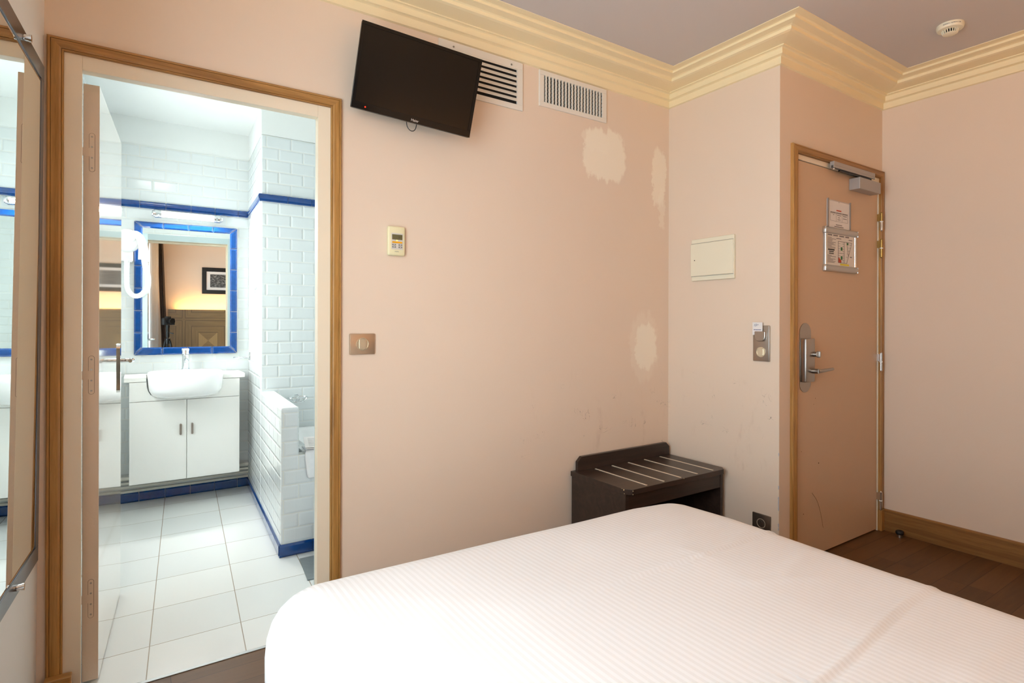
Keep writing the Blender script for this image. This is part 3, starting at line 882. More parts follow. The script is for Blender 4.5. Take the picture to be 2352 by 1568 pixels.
def wrinkle(x, y):
    z = 0.0
    # two pressed fold lines across the bed and a few soft pulls near the right edge
    fade = min(1, max(0, (x - 0.62) / 0.5))
    d = y - (1.000 + 0.10 * max(0, x - 1.25) + 0.006 * math.sin(7 * x)); z += fade * (0.0034 * ridge(d - .006, .007) - 0.0028 * ridge(d + .006, .007) + .0015 * ridge(d - .02, .03))
    fade2 = min(1, max(0, (x - 0.55) / 0.3))
    d = y - (0.530 + 0.10 * (x - 0.98) + 0.007 * math.sin(9 * x + 1)); z += fade2 * (0.0034 * ridge(d - .007, .008) - 0.0028 * ridge(d + .008, .009) + .0025 * ridge(d - .03, .035))
    for (ax, ay, bx_, by_, h, w_) in ((1.25, 1.20, 1.66, 1.16, .0045, .022), (1.30, .80, 1.62, .90, .0040, .024), (1.18, .87, 1.50, .74, .0035, .02), (1.0, 1.22, 1.35, 1.30, .003, .03),
                                     (1.40, 1.02, 1.70, 1.12, .0045, .015), (1.45, 1.10, 1.72, 1.02, .0035, .012), (1.2, .40, 1.65, .42, .004, .025), (.5, 1.32, .9, 1.37, .002, .03), (1.5, .70, 1.70, .64, .003, .018),
                                     (1.25, 1.12, 1.31, .93, .0035, .016), (.42, .9, .60, 1.2, .002, .04)):
        ux, uy = bx_ - ax, by_ - ay; L = math.hypot(ux, uy); ux /= L; uy /= L
        s = (x - ax) * ux + (y - ay) * uy; dd = -(x - ax) * uy + (y - ay) * ux
        e = max(0, min(1, s / .08)) * max(0, min(1, (L - s) / .08)); z += .6 * h * e * ridge(dd, w_)
    z += 0.0012 * math.sin(11 * x + 3 * y) * math.sin(8 * y + 2 * x)
    return z


profile = [(.020, .17), (.008, .24), (.002, .32), (.0, .38), (.0, .425), (.004, .462), (.013, .492), (.026, .514), (.044, .532), (.064, .5445), (.09, .554), (.12, .560)]
ins = .15
while ins < hx - .006: profile.append((ins, .560 + .012 * min(1, (ins - .12) / .35))); ins += .0125
for inset, z in profile:
    R = []
    for k in range(NS):
        x, y = bedpt(k / NS, inset, .14); x += cx0; y += cy0
        lower = max(0, (.5 - z) / .33)
        if z < .45:
            sw = .006 * math.sin(31 * x + 27 * y) * lower
            x += sw; y += sw * .5
        # the right edge of the sheet sags and swells slightly
        if x > BX1 - .03: x += .006 * math.sin(9.5 * y + .6) + .004 * math.sin(23 * y) + .03 * (min(y, 1.3) - 0.9)
        zz = z + wrinkle(x, y) * max(0, min(1, (z - .52) / .035))
        if x > 1.45 and y > 1.2: zz -= .012 * min(1, (x - 1.45) / .25) * min(1, (y - 1.2) / .2) * max(0, min(1, (z - .48) / .05))
        R.append(b.verts.new(BT @ Vector((x, y, zz))))
    rings.append(R)
for A, B in zip(rings, rings[1:]):
    for k in range(NS): b.faces.new([A[k], A[(k + 1) % NS], B[(k + 1) % NS], B[k]])
b.faces.new(rings[-1])
o = obj('sheet', b, M['sheet'], bed, smooth=True, angle=80)
b = bm_new(); rbox(b, BX0 + .03, BX1 - .03, BY0 + .02, BY1 - .03, .09, .30, .02, T=BT); obj('bed_base', b, M['bedbase'], bed)
for sx in (BX0 + .1, BX1 - .1):
    for sy in (BY0 + .1, BY1 - .12):
        b = bm_new(); cyl(b, BT @ Vector((sx, sy, 0)), BT @ Vector((sx, sy, .10)), .022, .028); obj('leg', b, M['black'], bed, smooth=True)

# ---- headboard, behind the camera, seen in the bathroom mirror
hb = thing('headboard', 'wide oak veneer headboard with square inlaid panels, lit along its top edge', 'headboard', (1.1, -0.66, 0))
b = bm_new(); bx(b, -0.10, 3.56, -0.665, -0.635, 0.0, 1.385); obj('panel', b, M['headboard'], hb, bevel=0.002)  # right end extended out of view to cut bounce light
b = bm_new(); bx(b, -0.10, 3.56, YH + .001, -0.665, 0.02, 0.06); obj('batten', b, M['oakz'], hb)
b = bm_new(); bx(b, 0.0, 2.22, -0.676, -0.6655, 1.352, 1.360); obj('light_strip', b, M['ledw'], hb)
# ---- added wall lamp, out of view, a warm source for the right side
bl = thing('added_wall_lamp', 'unseen wall lamp with a fabric shade, added for warm light on the right', 'lamp', (2.78, YH, 1.62))
b = bm_new(); lathe(b, [(.075, -.10), (.095, -.10), (.095, .10), (.075, .10)], (2.78, YH + .12, 1.62), n=36)
obj('lamp_shade', b, simple('lit_linen_shade', (240, 214, 176), .8, emit=(255, 176, 96), estr=1.2), bl, smooth=True)
b = bm_new(); bx(b, 2.75, 2.81, YH, YH + .012, 1.56, 1.68); tube(b, [(2.78, YH + .01, 1.60), (2.78, YH + .06, 1.56), (2.78, YH + .12, 1.56)], .006, n=8); obj('wall_arm', b, M['brushed'], bl, smooth=True)
# ---- framed picture above it
pf = thing('framed_picture', 'black framed monochrome photograph hung above the headboard', 'picture', (0.60, YH, 1.83))
b = bm_new()
for (x0, x1, z0, z1) in ((.335, .885, 1.63, 1.69), (.335, .885, 1.97, 2.03), (.335, .395, 1.69, 1.97), (.825, .885, 1.69, 1.97)): bx(b, x0, x1, YH, YH + .022, z0, z1)
obj('frame', b, M['black'], pf, bevel=.002)
b = bm_new(); bx(b, .395, .825, YH + .001, YH + .008, 1.69, 1.97); obj('mount', b, M['paper'], pf)
t = NT('monochrome_print'); P_, X_, Y_, Z_ = t.pos(); t.color(t.mix(t.ramp(t.noise(t.vmul(P_, (30, 30, 55)), 1.0, 6, .7), .42, .72), (.012, .012, .012), (.35, .34, .33))); t.b.inputs['Roughness'].default_value = .3
b = bm_new(); bx(b, .445, .775, YH + .008, YH + .0095, 1.73, 1.93); obj('print', b, t.m, pf)

# ---- curtains on a rod at the bedroom window
rod = thing('curtain_rod', 'dark metal curtain rod over the window', 'curtain rod', (-0.3, .3, 2.42))
b = bm_new(); cyl(b, (xl(-.70, 2.4, .12), -.70, 2.44), (xl(1.40, 2.4, .12), 1.40, 2.44), .010); obj('pole', b, M['black'], rod, smooth=True)
for y in (-.55, .4, 1.2):
    b = bm_new(); bx(b, xl(y, 2.4, .0), xl(y, 2.4, .115), y - .006, y + .006, 2.434, 2.446); obj('bracket', b, M['black'], rod)


def curtain(name, label, mat, pts, z0, z1, amp, waves, top=1.0, rough=0.0):
    """pleated hanging cloth: pts = plan polyline"""
    P = smooth_path([(x, y, 0) for x, y in pts], 30); b = bm_new(); rows = []
    NZ = 14
    for j in range(NZ + 1):
        f = j / NZ; z = z1 + (z0 - z1) * f; row = []
        for i, p in enumerate(P):
            s = i / (len(P) - 1); d = (P[min(i + 1, len(P) - 1)] - P[max(i - 1, 0)]).normalized(); n = Vector((-d.y, d.x, 0))
            q = p + n * (amp * (0.7 + 0.3 * f) * math.sin(2 * PI * waves * s + .4 * math.sin(3 * f + 5 * s))) + Vector((0, 0, z))
            q.x += .09 * rough * f
            row.append(b.verts.new(q))
        rows.append(row)
    for A, B in zip(rows, rows[1:]):
        for i in range(len(A) - 1): b.faces.new([A[i], A[i + 1], B[i + 1], B[i]])
    o = obj(name, b, mat, smooth=True, angle=80)
    m = o.modifiers.new('cloth', 'SOLIDIFY'); m.thickness = .002
    return tag(o, label, 'curtain')


curtain('sheer_curtain', 'white sheer curtain drawn to the side of the window', M['sheer'], [(-.30, .10), (-.285, -.10), (-.265, -.30), (-.24, -.45), (-.215, -.56)], .02, 2.425, .016, 7)
curtain('dark_curtain', 'dark brown curtain gathered beside the headboard', M['curtain'], [(-.235, -.60), (-.20, -.61), (-.165, -.60)], .02, 2.425, .018, 4, rough=1.0)

# ---- photographer's tripod and camera, reflected in the bathroom mirror
fw = Vector((math.sin(YAW), math.cos(YAW), 0)); rt = Vector((math.cos(YAW), -math.sin(YAW), 0))
cm = thing('camera', 'black camera on the tripod, seen small in the bathroom mirror', 'camera', (0, -.0, 1.13))
CT = Matrix(((rt.x, fw.x, 0, 0), (rt.y, fw.y, 0, 0), (0, 0, 1, 1.21), (0, 0, 0, 1)))
b = bm_new(); rbox(b, -.072, .072, -.165, -.105, -.052, .045, .01, T=CT); rbox(b, -.03, .03, -.16, -.10, .040, .068, .008, T=CT); rbox(b, .045, .072, -.105, -.085, -.05, .04, .006, T=CT); obj('body', b, M['blackrub'], cm)
b = bm_new(); cyl(b, CT @ Vector((0, -.105, 0)), CT @ Vector((0, -.022, 0)), .034, .037, 28); obj('lens', b, M['black'], cm, smooth=True)
tp = thing('tripod', 'black photographer tripod standing at the left side of the bed', 'tripod', (-.07, -.11, 0))
hc = CT @ Vector((0, -.135, 0))
b = bm_new(); cyl(b, (hc.x, hc.y, 1.125), (hc.x, hc.y, 1.157), .026); cyl(b, (hc.x, hc.y, .99), (hc.x, hc.y, 1.125), .022, .024); cyl(b, (hc.x, hc.y, 1.06), (hc.x + .07, hc.y + .02, 1.04), .008); obj('head', b, M['black'], tp, smooth=True)
b = bm_new(); cyl(b, (hc.x, hc.y, .55), (hc.x, hc.y, 1.0), .013); cyl(b, (hc.x, hc.y, .90), (hc.x, hc.y, .97), .034); obj('centre_column', b, M['black'], tp, smooth=True)
for ang in (25, 145, 265):
    a = math.radians(ang); e = Vector((hc.x + .24 * math.cos(a), hc.y + .24 * math.sin(a), 0)); s_ = Vector((hc.x + .03 * math.cos(a), hc.y + .03 * math.sin(a), .94))
    b = bm_new(); m1 = s_.lerp(e, .5); cyl(b, s_, m1, .014); cyl(b, m1 - (e - s_) * .03, m1 + (e - s_) * .02, .017); cyl(b, m1, e, .010); obj('leg', b, M['black'], tp, smooth=True)

# ---- luggage rack
lr = thing('luggage_rack', 'dark wood luggage bench with five pale metal strips in the corner', 'luggage rack', (2.21, 2.03, 0))
b = bm_new(); c_ = .028
prism(b, [(1.852, 2.236, .425), (1.852, 1.828 + c_, .425), (1.852 + c_, 1.828, .425), (2.570 - c_, 1.828, .425), (2.570, 1.828 + c_, .425), (2.570, 2.236, .425)], (0, 0, .025))
obj('top', b, M['wenge'], lr, bevel=.0012)
b = bm_new(); prism(b, [(1.882, 2.213, .450), (2.572, 2.213, .450), (2.572, 2.213, .496), (2.546, 2.213, .520), (1.908, 2.213, .520), (1.882, 2.213, .496)], (0, .020, 0)); obj('back_board', b, M['wenge'], lr, bevel=.001)
for x0 in (1.856, 2.545):
    b = bm_new(); bx(b, x0, x0 + .02, 1.850, 2.232, 0, .425); obj('side_panel', b, M['wenge'], lr, bevel=.001)
b = bm_new(); bx(b, 1.876, 2.545, 1.852, 1.870, .350, .425); obj('apron', b, M['wenge'], lr)
b = bm_new(); bx(b, 1.876, 2.545, 2.212, 2.228, .0, .425); obj('back_panel', b, M['wenge'], lr)
b = bm_new(); bx(b, 1.876, 2.545, 1.87, 2.212, .10, .118); obj('shelf', b, M['wenge'], lr)
for x in (1.987, 2.105, 2.226, 2.350, 2.475):
    b = bm_new(); rbox(b, x - .0045, x + .0045, 1.843, 2.198, .4495, .4520, .001); obj('metal_strip', b, simple('pale_metal_strip', (222, 208, 186), 0.4, 0.1), lr)
for (x, y, z, r) in ((1.852, 1.857, .447, .0035), (1.853, 1.855, .43, .0022), (1.881, 1.828, .444, .0025), (1.881, 1.828, .428, .002), (1.8535, 1.87, .4495, .002), (2.23, 1.828, .449, .002)):
    b = bm_new(); bmesh.ops.create_icosphere(b, subdivisions=1, radius=r, matrix=Matrix.Translation((x, y, z)))
    obj('chipped_edge', b, simple('raw_chipboard', (214, 190, 146), .8), lr)

# ---- television: turned to the room, tipped down on a wall arm
tv = thing('television', 'small black flat television tilted on its wall bracket to the right of the bathroom door', 'television', (.948, 2.20, 2.18))
az, tl, rl = .139, .222, -.096
r_ = Vector((math.cos(az), -math.sin(az), 0)); nm = Vector((-math.sin(az), -math.cos(az), 0)); n_o = nm * math.cos(tl) + Vector((0, 0, -1)) * math.sin(tl)
up = r_.cross(n_o); up = up if up.z > 0 else -up
r2 = r_ * math.cos(rl) + up * math.sin(rl); u2 = -r_ * math.sin(rl) + up * math.cos(rl); n2 = r2.cross(u2)
if n2.dot(n_o) < 0: n2 = -n2
TT = Matrix(((r2.x, u2.x, n2.x, .948), (r2.y, u2.y, n2.y, 2.103), (r2.z, u2.z, n2.z, 2.177), (0, 0, 0, 1)))   # local x right, y up, z towards the room
W2, H2 = .25, .16
b = bm_new(); rbox(b, -W2, W2, -H2, H2, -.022, -.0035, .004, T=TT); rbox(b, -W2 + .05, W2 - .05, -H2 + .045, H2 - .05, -.042, -.02, .008, T=TT); obj('housing', b, M['black'], tv, smooth=True)
b = bm_new(); bz = (.013, .027)     # side and bottom bezel widths
for (x0, x1, y0, y1) in ((-W2, W2, H2 - .013, H2), (-W2, W2, -H2, -H2 + bz[1]), (-W2, -W2 + bz[0], -H2 + bz[1], H2 - .013), (W2 - bz[0], W2, -H2 + bz[1], H2 - .013)): bx(b, x0, x1, y0, y1, -.0045, 0, TT)
bezel = obj('bezel', b, M['gloss_black'], tv, bevel=.0008)
b = bm_new(); bx(b, -W2 + bz[0], W2 - bz[0], -H2 + bz[1], H2 - .013, -.004, -.0018, TT); obj('screen', b, M['screen'], tv)
text('brand_lettering', 'Haier', .0145, TT @ Matrix.Translation((.006, -H2 + .010, .0003)), simple('silver_print', (206, 204, 204), .35, .4), bezel)
b = bm_new(); cyl(b, TT @ Vector((-.196, -H2 + .012, .0)), TT @ Vector((-.196, -H2 + .012, .0012)), .0025, n=10); obj('standby_light', b, M['ledr'], bezel)
b = bm_new(); c0 = TT @ Vector((0, 0, -.042)); rbox(b, -.06, .06, -.06, .06, -.050, -.042, .002, T=TT)
tube(b, [TT @ Vector((0, 0, -.048)), TT @ Vector((0, 0, -.062)), (.955, 2.20, 2.19), (.96, YT - .010, 2.19)], .013, n=10); rbox(b, .915, 1.005, YT - .010, YT, 2.11, 2.27, .002)
obj('wall_bracket', b, M['black'], tv, smooth=True)
b = bm_new(); tube(b, [TT @ Vector(q) for q in ((-.020, -H2 + .02, -.026), (-.020, -H2 - .004, -.024), (-.012, -H2 - .022, -.02), (.003, -H2 - .030, -.018), (.018, -H2 - .020, -.02), (.024, -H2 + .02, -.026))], .0016, n=8); obj('cable', b, M['black'], tv, smooth=True)

# ---- ventilation grilles
g1 = thing('ventilation_grille', 'large white air grille with horizontal louvres, partly behind the television', 'air vent', (1.327, YT, 2.345))
b = bm_new()
gx0, gx1, gz0, gz1 = 1.103, 1.552, 2.229, 2.459
for (x0, x1, z0, z1) in ((gx0, gx1, gz1 - .033, gz1), (gx0, gx1, gz0, gz0 + .026), (gx0, gx0 + .033, gz0 + .026, gz1 - .033), (gx1 - .034, gx1, gz0 + .026, gz1 - .033)): bx(b, x0, x1, YT - .008, YT, z0, z1)
fr = obj('frame', b, M['greyslat'], g1, bevel=.0015)
b = bm_new(); bx(b, gx0 + .03, gx1 - .03, YT - .0015, YT - .0002, gz0 + .02, gz1 - .03); obj('duct_shade', b, M['dark'], g1)  # dark plate on the wall stands in for shade inside the duct
for i in range(7):
    z = gz0 + .040 + i * .0248; b = bm_new()
    pts = [(gx0 + .032, YT - .0015, z + .015), (gx0 + .032, YT - .003, z + .0165), (gx0 + .032, YT - .0105, z + .001), (gx0 + .032, YT - .0105, z - .001), (gx0 + .032, YT - .009, z - .001)]
    prism(b, pts, (gx1 - gx0 - .066, 0, 0)); obj('louvre', b, M['greyslat'], g1)
for x in (1.175, 1.485):
    b = bm_new(); cyl(b, (x, YT - .008, gz1 - .022), (x, YT - .0095, gz1 - .022), .0045, n=12)
    obj('screw', b, M['brushed'], g1)
g2 = thing('ventilation_grille', 'smaller white air grille with upright blades right of the television', 'air vent', (1.874, YT, 2.368))
gx0, gx1, gz0, gz1 = 1.651, 2.097, 2.279, 2.457; b = bm_new()
for (x0, x1, z0, z1) in ((gx0, gx1, gz1 - .024, gz1), (gx0, gx1, gz0, gz0 + .023), (gx0, gx0 + .028, gz0 + .023, gz1 - .024), (gx1 - .032, gx1, gz0 + .023, gz1 - .024)): bx(b, x0, x1, YT - .010, YT, z0, z1)
obj('frame', b, M['greyslat'], g2, bevel=.0015)
b = bm_new(); bx(b, gx0 + .02, gx1 - .02, YT - .0012, YT - .0002, gz0 + .015, gz1 - .018); obj('duct_shade', b, M['dark'], g2)  # shade of the duct put in as a dark plate
for i in range(18):
    x = gx0 + .036 + i * .0210; b = bm_new(); bx(b, x, x + .0085, YT - .0105, YT - .0070, gz0 + .022, gz1 - .023); bx(b, x + .001, x + .0035, YT - .0070, YT - .0015, gz0 + .022, gz1 - .023); obj('blade', b, M['greyslat'], g2)
for i in range(6):
    z = gz0 + .036 + i * .020; b = bm_new(); bx(b, gx0 + .028, gx1 - .032, YT - .0068, YT - .0040, z, z + .004); obj('rear_blade', b, simple('shaded_grey_blade', (112, 104, 94), .6), g2)  # rear blades coloured darker to put shade into the gaps

# ---- wall controller of the air conditioning
rc = thing('air_conditioning_controller', 'cream wall controller with small display and orange button', 'controller', (.905, YT, 1.548))
b = bm_new(); rbox(b, .867, .943, YT - .020, YT, 1.487, 1.609, .007, 3); obj('body', b, simple('yellowed_plastic', (236, 226, 184), .4), rc, smooth=True)
b = bm_new(); bx(b, .881, .932, YT - .0206, YT - .0195, 1.512, 1.580); pn = obj('front_label', b, simple('silver_label', (212, 206, 196), .5), rc)
b = bm_new(); bx(b, .884, .929, YT - .0216, YT - .020, 1.553, 1.5745); ds = obj('display', b, M['lcd'], rc)
text('display_digits', '30', .010, on_minus_y(.916, YT - .0218, 1.5625), M['ink'], ds, .0001)
text('display_mode', '~', .010, on_minus_y(.895, YT - .0218, 1.5605), M['ink'], ds, .0001)
b = bm_new(); rbox(b, .884, .929, YT - .0222, YT - .020, 1.5385, 1.5455, .001); obj('button', b, M['orange'], rc)
b = bm_new(); cyl(b, (.905, YT - .0202, 1.5495), (.905, YT - .0214, 1.5495), .0025, n=10); obj('indicator_light', b, M['ledy'], rc)
for (x, z) in ((.884, 1.5285), (.912, 1.5285), (.884, 1.519), (.912, 1.519)):
    b = bm_new(); rbox(b, x, x + .0165, YT - .0222, YT - .020, z, z + .0065, .001); bt = obj('button', b, M['greyb'], rc)
    b = bm_new(); bx(b, x + .006, x + .0105, YT - .0225, YT - .0221, z + .002, z + .0045); obj('button_mark', b, M['paper'], bt)
text('brand_lettering', 'FUJITSU', .0052, on_minus_y(.905, YT - .0202, 1.5035), M['inkg'], rc)

# ---- light switch beside the bathroom door
def rocker(parent, T, r=.026):
    b = bm_new(); n = 40
    for k in range(n):
        a0, a1 = 2 * PI * k / n, 2 * PI * (k + 1) / n
        for (ra, rb, za, zb) in ((r, r, .010, .013), (r, r - .0025, .013, .013), (r - .0025, r - .0028, .013, .0105)):
            b.faces.new([b.verts.new(T @ Vector(q)) for q in ((ra * math.cos(a0), ra * math.sin(a0), za), (ra * math.cos(a1), ra * math.sin(a1), za), (rb * math.cos(a1), rb * math.sin(a1), zb), (rb * math.cos(a0), rb * math.sin(a0), zb))])
    obj('ring', b, M['bronzel'], parent, smooth=True)
    b = bm_new(); cyl(b, T @ Vector((0, 0, .009)), T @ Vector((0, 0, .0108)), r - .0028, n=40)
    obj('rocker_surround', b, M['bronzel'], parent, smooth=True)
    b = bm_new(); pts = []
    w_ = r * .55
    hh = math.sqrt((r - .004) ** 2 - w_ ** 2)
    for s in (1, -1):
        for k in range(9):
            a = math.asin(w_ / (r - .004)) * (1 - 2 * k / 8) * s
            pts.append(((r - .004) * math.sin(a), (r - .004) * math.cos(a) * s, .010))
    prism(b, pts, (0, 0, .005), T); obj('rocker', b, M['bronzel'], parent, label='champagne metal rocker', bevel=.0008)


sw = thing('light_switch', 'bronze light switch plate with round rocker beside the bathroom door', 'light switch', (.763, YT, 1.12))
b = bm_new(); rbox(b, .711, .815, YT - .010, YT, 1.078, 1.162, .003); obj('plate', b, M['bronze'], sw, smooth=True)
rocker(sw, on_minus_y(.763, YT, 1.12))

# ---- things on the return wall
pn = thing('electrical_panel', 'ivory flush electrical panel cover on the wall above the luggage bench', 'electrical panel', (XA, 1.936, 1.556))
b = bm_new(); rbox(b, XA - .016, XA, 1.801, 2.071, 1.442, 1.672, .003); obj('cover_frame', b, M['ivory'], pn)
b = bm_new(); rbox(b, XA - .022, XA - .014, 1.804, 2.073, 1.468, 1.646, .003); dr = obj('door', b, M['ivory'], pn)
b = bm_new(); cyl(b, (XA - .0215, 2.045, 1.555), (XA - .0228, 2.045, 1.555), .003, n=10); obj('latch', b, M['ink'], dr)
for z in (1.465, 1.6475):
    b = bm_new(); bx(b, XA - .0172, XA - .0155, 1.803, 2.070, z, z + .0015); obj('seam', b, M['inkg'], pn)

cs = thing('card_switch', 'upright steel key card switch with round rocker near the entrance corner', 'switch', (XA, 1.651, 1.107))
b = bm_new(); rbox(b, XA - .010, XA, 1.607, 1.696, 1.019, 1.197, .003); obj('plate', b, M['brushed'], cs, smooth=True)
TS = on_minus_x(XA, 1.651, 1.152)
b = bm_new(); pts = [(-.029, .016, .009), (.029, .016, .009)]
for k in range(13):
    a = -PI * k / 12; pts.append((.029 * (abs(math.cos(a)) ** .6) * (1 if math.cos(a) > 0 else -1), -.004 + .030 * math.sin(a), .009))
prism(b, pts, (0, 0, .014), TS); obj('card_pocket', b, M['brushed'], cs, bevel=.003)
rocker(cs, on_minus_x(XA, 1.651, 1.065), .025)
kc = thing('key_card', 'white paper card standing in the steel card switch', 'card', (XA - .014, 1.665, 1.19))
b = bm_new(); bx(b, XA - .0160, XA - .0145, 1.640, 1.694, 1.150, 1.213); cardo = obj('card', b, M['paper'], kc)
TK = on_minus_x(XA - .0161, 1.667, 1.188)
b = bm_new(); tube(b, [TK @ Vector(q) for q in ((-.018, .005, 0), (-.014, .016, 0), (-.012, .004, 0), (-.006, .018, 0), (-.004, .006, 0), (.002, .016, 0), (.006, .010, 0))], .0006, n=5)
obj('handwriting', b, M['inkb'], cardo)
b = bm_new()
for k in range(9): bx(b, -.020 + k * .0045, -.0168 + k * .0045, -.0145, -.0105, 0, .0003, TK)
obj('printed_line', b, M['inkb'], cardo)

so = thing('power_outlet', 'square bronze wall socket low on the wall behind the bed', 'power outlet', (XA, 1.648, .213))
b = bm_new(); rbox(b, XA - .010, XA, 1.600, 1.697, .170, .258, .003); obj('plate', b, simple('dark_bronze_plate', (122, 106, 92), .4, .8), so, smooth=True)
b = bm_new(); TS = on_minus_x(XA, 1.648, .213)
lathe(b, [(.023, .010), (.0235, .0115), (.0205, .0118), (.0195, .0035), (.0, .0035)], TS @ Vector((0, 0, 0)), (-1, 0, 0), 36); obj('socket_ring', b, simple('taupe_plastic', (168, 156, 138), .4), so, smooth=True)
b = bm_new(); cyl(b, (XA - .0035, 1.648, .223), (XA - .0135, 1.648, .223), .0024, n=10); obj('earth_pin', b, M['chrome'], so, smooth=True)
b = bm_new()
for dy in (-.0095, .0095): cyl(b, (XA - .0034, 1.648 + dy, .211), (XA - .0040, 1.648 + dy, .211), .0026, n=10)
obj('hole', b, M['ink'], so)

# ---- notices on the entrance door
Y0 = YC + .001
nh = thing('notice_holder', 'clear plastic sleeve with a printed tariff sheet on the entrance door, above the plan', 'notice', (3.157, Y0, 1.77))
b = bm_new(); bx(b, 3.037, 3.276, Y0 - .003, Y0, 1.7215, 1.868); obj('backing', b, simple('clear_sleeve', (206, 196, 188), .25), nh)
for q0, q1 in ((3.036, 3.046), (3.269, 3.277)):
    b = bm_new(); bx(b, q0, q1, Y0 - .009, Y0 - .003, 1.7215, 1.872); obj('side_clip', b, simple('smoky_plastic', (150, 138, 130), .25), nh)
b = bm_new(); prism(b, [(3.046, Y0 - .003, 1.7215), (3.269, Y0 - .003, 1.7215), (3.269, Y0 - .003, 1.862), (3.165, Y0 - .003, 1.862), (3.158, Y0 - .003, 1.855), (3.150, Y0 - .003, 1.862), (3.046, Y0 - .003, 1.862)], (0, -.001, 0)); sheet_ = obj('paper_sheet', b, M['paper'], nh)


def bars(name, mat, rows, y, parent):
    b = bm_new()
    for (x0, x1, z, h) in rows: bx(b, x0, x1, y - .0006, y, z - h / 2, z + h / 2)
    return obj(name, b, mat, parent)


yp = Y0 - .004
bars('heading_line', M['inkr'], [(3.130, 3.182, 1.815, .006)], yp, sheet_)
rr = [(3.07, 3.122, 1.802, .005), (3.130, 3.185, 1.802, .005), (3.193, 3.247, 1.802, .005), (3.095, 3.106, 1.790, .003), (3.138, 3.178, 1.790, .003), (3.20, 3.24, 1.790, .003), (3.148, 3.168, 1.778, .003), (3.20, 3.24, 1.777, .003), (3.143, 3.173, 1.767, .003),
      (3.068, 3.25, 1.757, .001), (3.068, 3.25, 1.796, .001), (3.125, 3.190, 1.738, .004), (3.110, 3.205, 1.728, .004)]
bars('printed_line', M['inkg'], rr, yp, sheet_)
for x in (3.068, 3.126, 3.189, 3.249):
    b = bm_new(); bx(b, x, x + .001, yp - .0006, yp, 1.757, 1.806); obj('table_rule', b, M['inkg'], sheet_)

ep = thing('evacuation_plan', 'evacuation plan in a silver snap frame on the entrance door', 'sign', (3.165, Y0, 1.602))
b = bm_new(); bx(b, 3.004, 3.332, Y0 - .008, Y0 - .0002, 1.492, 1.715); obj('backing', b, M['alu'], ep)
for z in (1.702, 1.502):
    b = bm_new(); n = 10
    pts = [(3.000, Y0 - .001, z - .018)] + [(3.000, Y0 - .004 - .017 * math.sin(PI * k / n), z - .018 * math.cos(PI * k / n)) for k in range(n + 1)] + [(3.000, Y0 - .001, z + .018)]
    prism(b, pts, (.336, 0, 0)); rail = obj('frame_rail', b, M['alu'], ep, smooth=True)
    for x in (2.993, 3.336):
        b = bm_new(); rbox(b, x, x + .007, Y0 - .019, Y0 - .0005, z - .017, z + .017, .003); obj('end_cap', b, M['chrome'], rail, smooth=True)
for x in (3.004, 3.316):
    b = bm_new(); cyl(b, (x + .007, Y0 - .009, 1.520), (x + .007, Y0 - .009, 1.684), .007, n=16); obj('side_rail', b, M['chrome'], ep, smooth=True)
b = bm_new(); bx(b, 3.02, 3.316, Y0 - .0095, Y0 - .008, 1.518, 1.688); pl = obj('plan_sheet', b, simple('laminated_plan', (232, 224, 214), .18), ep)
yp = Y0 - .0096
rr = [(3.03, 3.075, 1.678, .007), (3.088, 3.135, 1.678, .007), (3.150, 3.20, 1.678, .007), (3.215, 3.255, 1.678, .007)]
rr += [(3.030, 3.030 + w_, 1.664 - i * .0062, .0026) for i, w_ in enumerate((.04, .085, .05, .045, .082, .06, .08, .04, .078, .078))]
rr += [(3.030, 3.030 + w_, 1.570 - i * .0062, .0026) for i, w_ in enumerate((.04, .085, .03, .08, .055, .08, .07))]
rr += [(3.265, 3.285, 1.572, .005), (3.12, 3.17, 1.664, .004), (3.25, 3.29, 1.664, .004)]
bars('printed_line', M['inkg'], rr, yp, pl)
bars('bold_text_line', M['ink'], [(3.034, 3.10, 1.600, .007), (3.044, 3.092, 1.590, .005), (3.044, 3.092, 1.580, .005)], yp, pl)
b = bm_new()


def pl2(x, z): return (3.14 + (x - 0) * .145, yp, 1.535 + z * .115)


def seg(b, a, c, w=.0016):
    a, c = Vector(pl2(*a)), Vector(pl2(*c)); d = (c - a).normalized(); n = Vector((-d.z, 0, d.x)) * w / 2
    prism(b, [a - n, c - n, c + n, a + n], (0, -.0006, 0))


for s_ in (((0, 0), (0, 1)), ((0, 1), (1, 1)), ((1, 1), (.62, 0)), ((.62, 0), (0, 0)), ((.42, .02), (.42, .75)), ((.42, .75), (.42, 1)), ((.74, .35), (.62, 1)), ((0, .45), (.42, .45))): seg(b, *s_)
for z in (.12, .24, .34, .55, .66, .78, .9): seg(b, (0, z), (.14, z), .001); seg(b, (.28, z), (.42, z), .001)
for z in (.3, .45, .6, .75, .9): seg(b, (.62 + .38 * z - .16, z), (.62 + .38 * z, z), .001)
obj('floor_plan_lines', b, M['ink'], pl)
for (x0, x1, z0, z1) in ((.18, .30, .58, .74), (.18, .30, .15, .32), (.62, .74, .88, .98)):
    b = bm_new(); bx(b, pl2(x0, 0)[0], pl2(x1, 0)[0], yp - .0005, yp, pl2(0, z0)[2], pl2(0, z1)[2])
    obj('green_marking', b, M['inkgr'], pl)
b = bm_new(); prism(b, [pl2(0.01, .01), pl2(.22, .01), pl2(.22, .12), pl2(.01, .26)], (0, -.0005, 0)); obj('red_zone', b, M['inkr'], pl)
b = bm_new(); bx(b, 3.16, 3.255, yp - .0005, yp, 1.522, 1.531); obj('yellow_strip', b, M['inky'], pl)

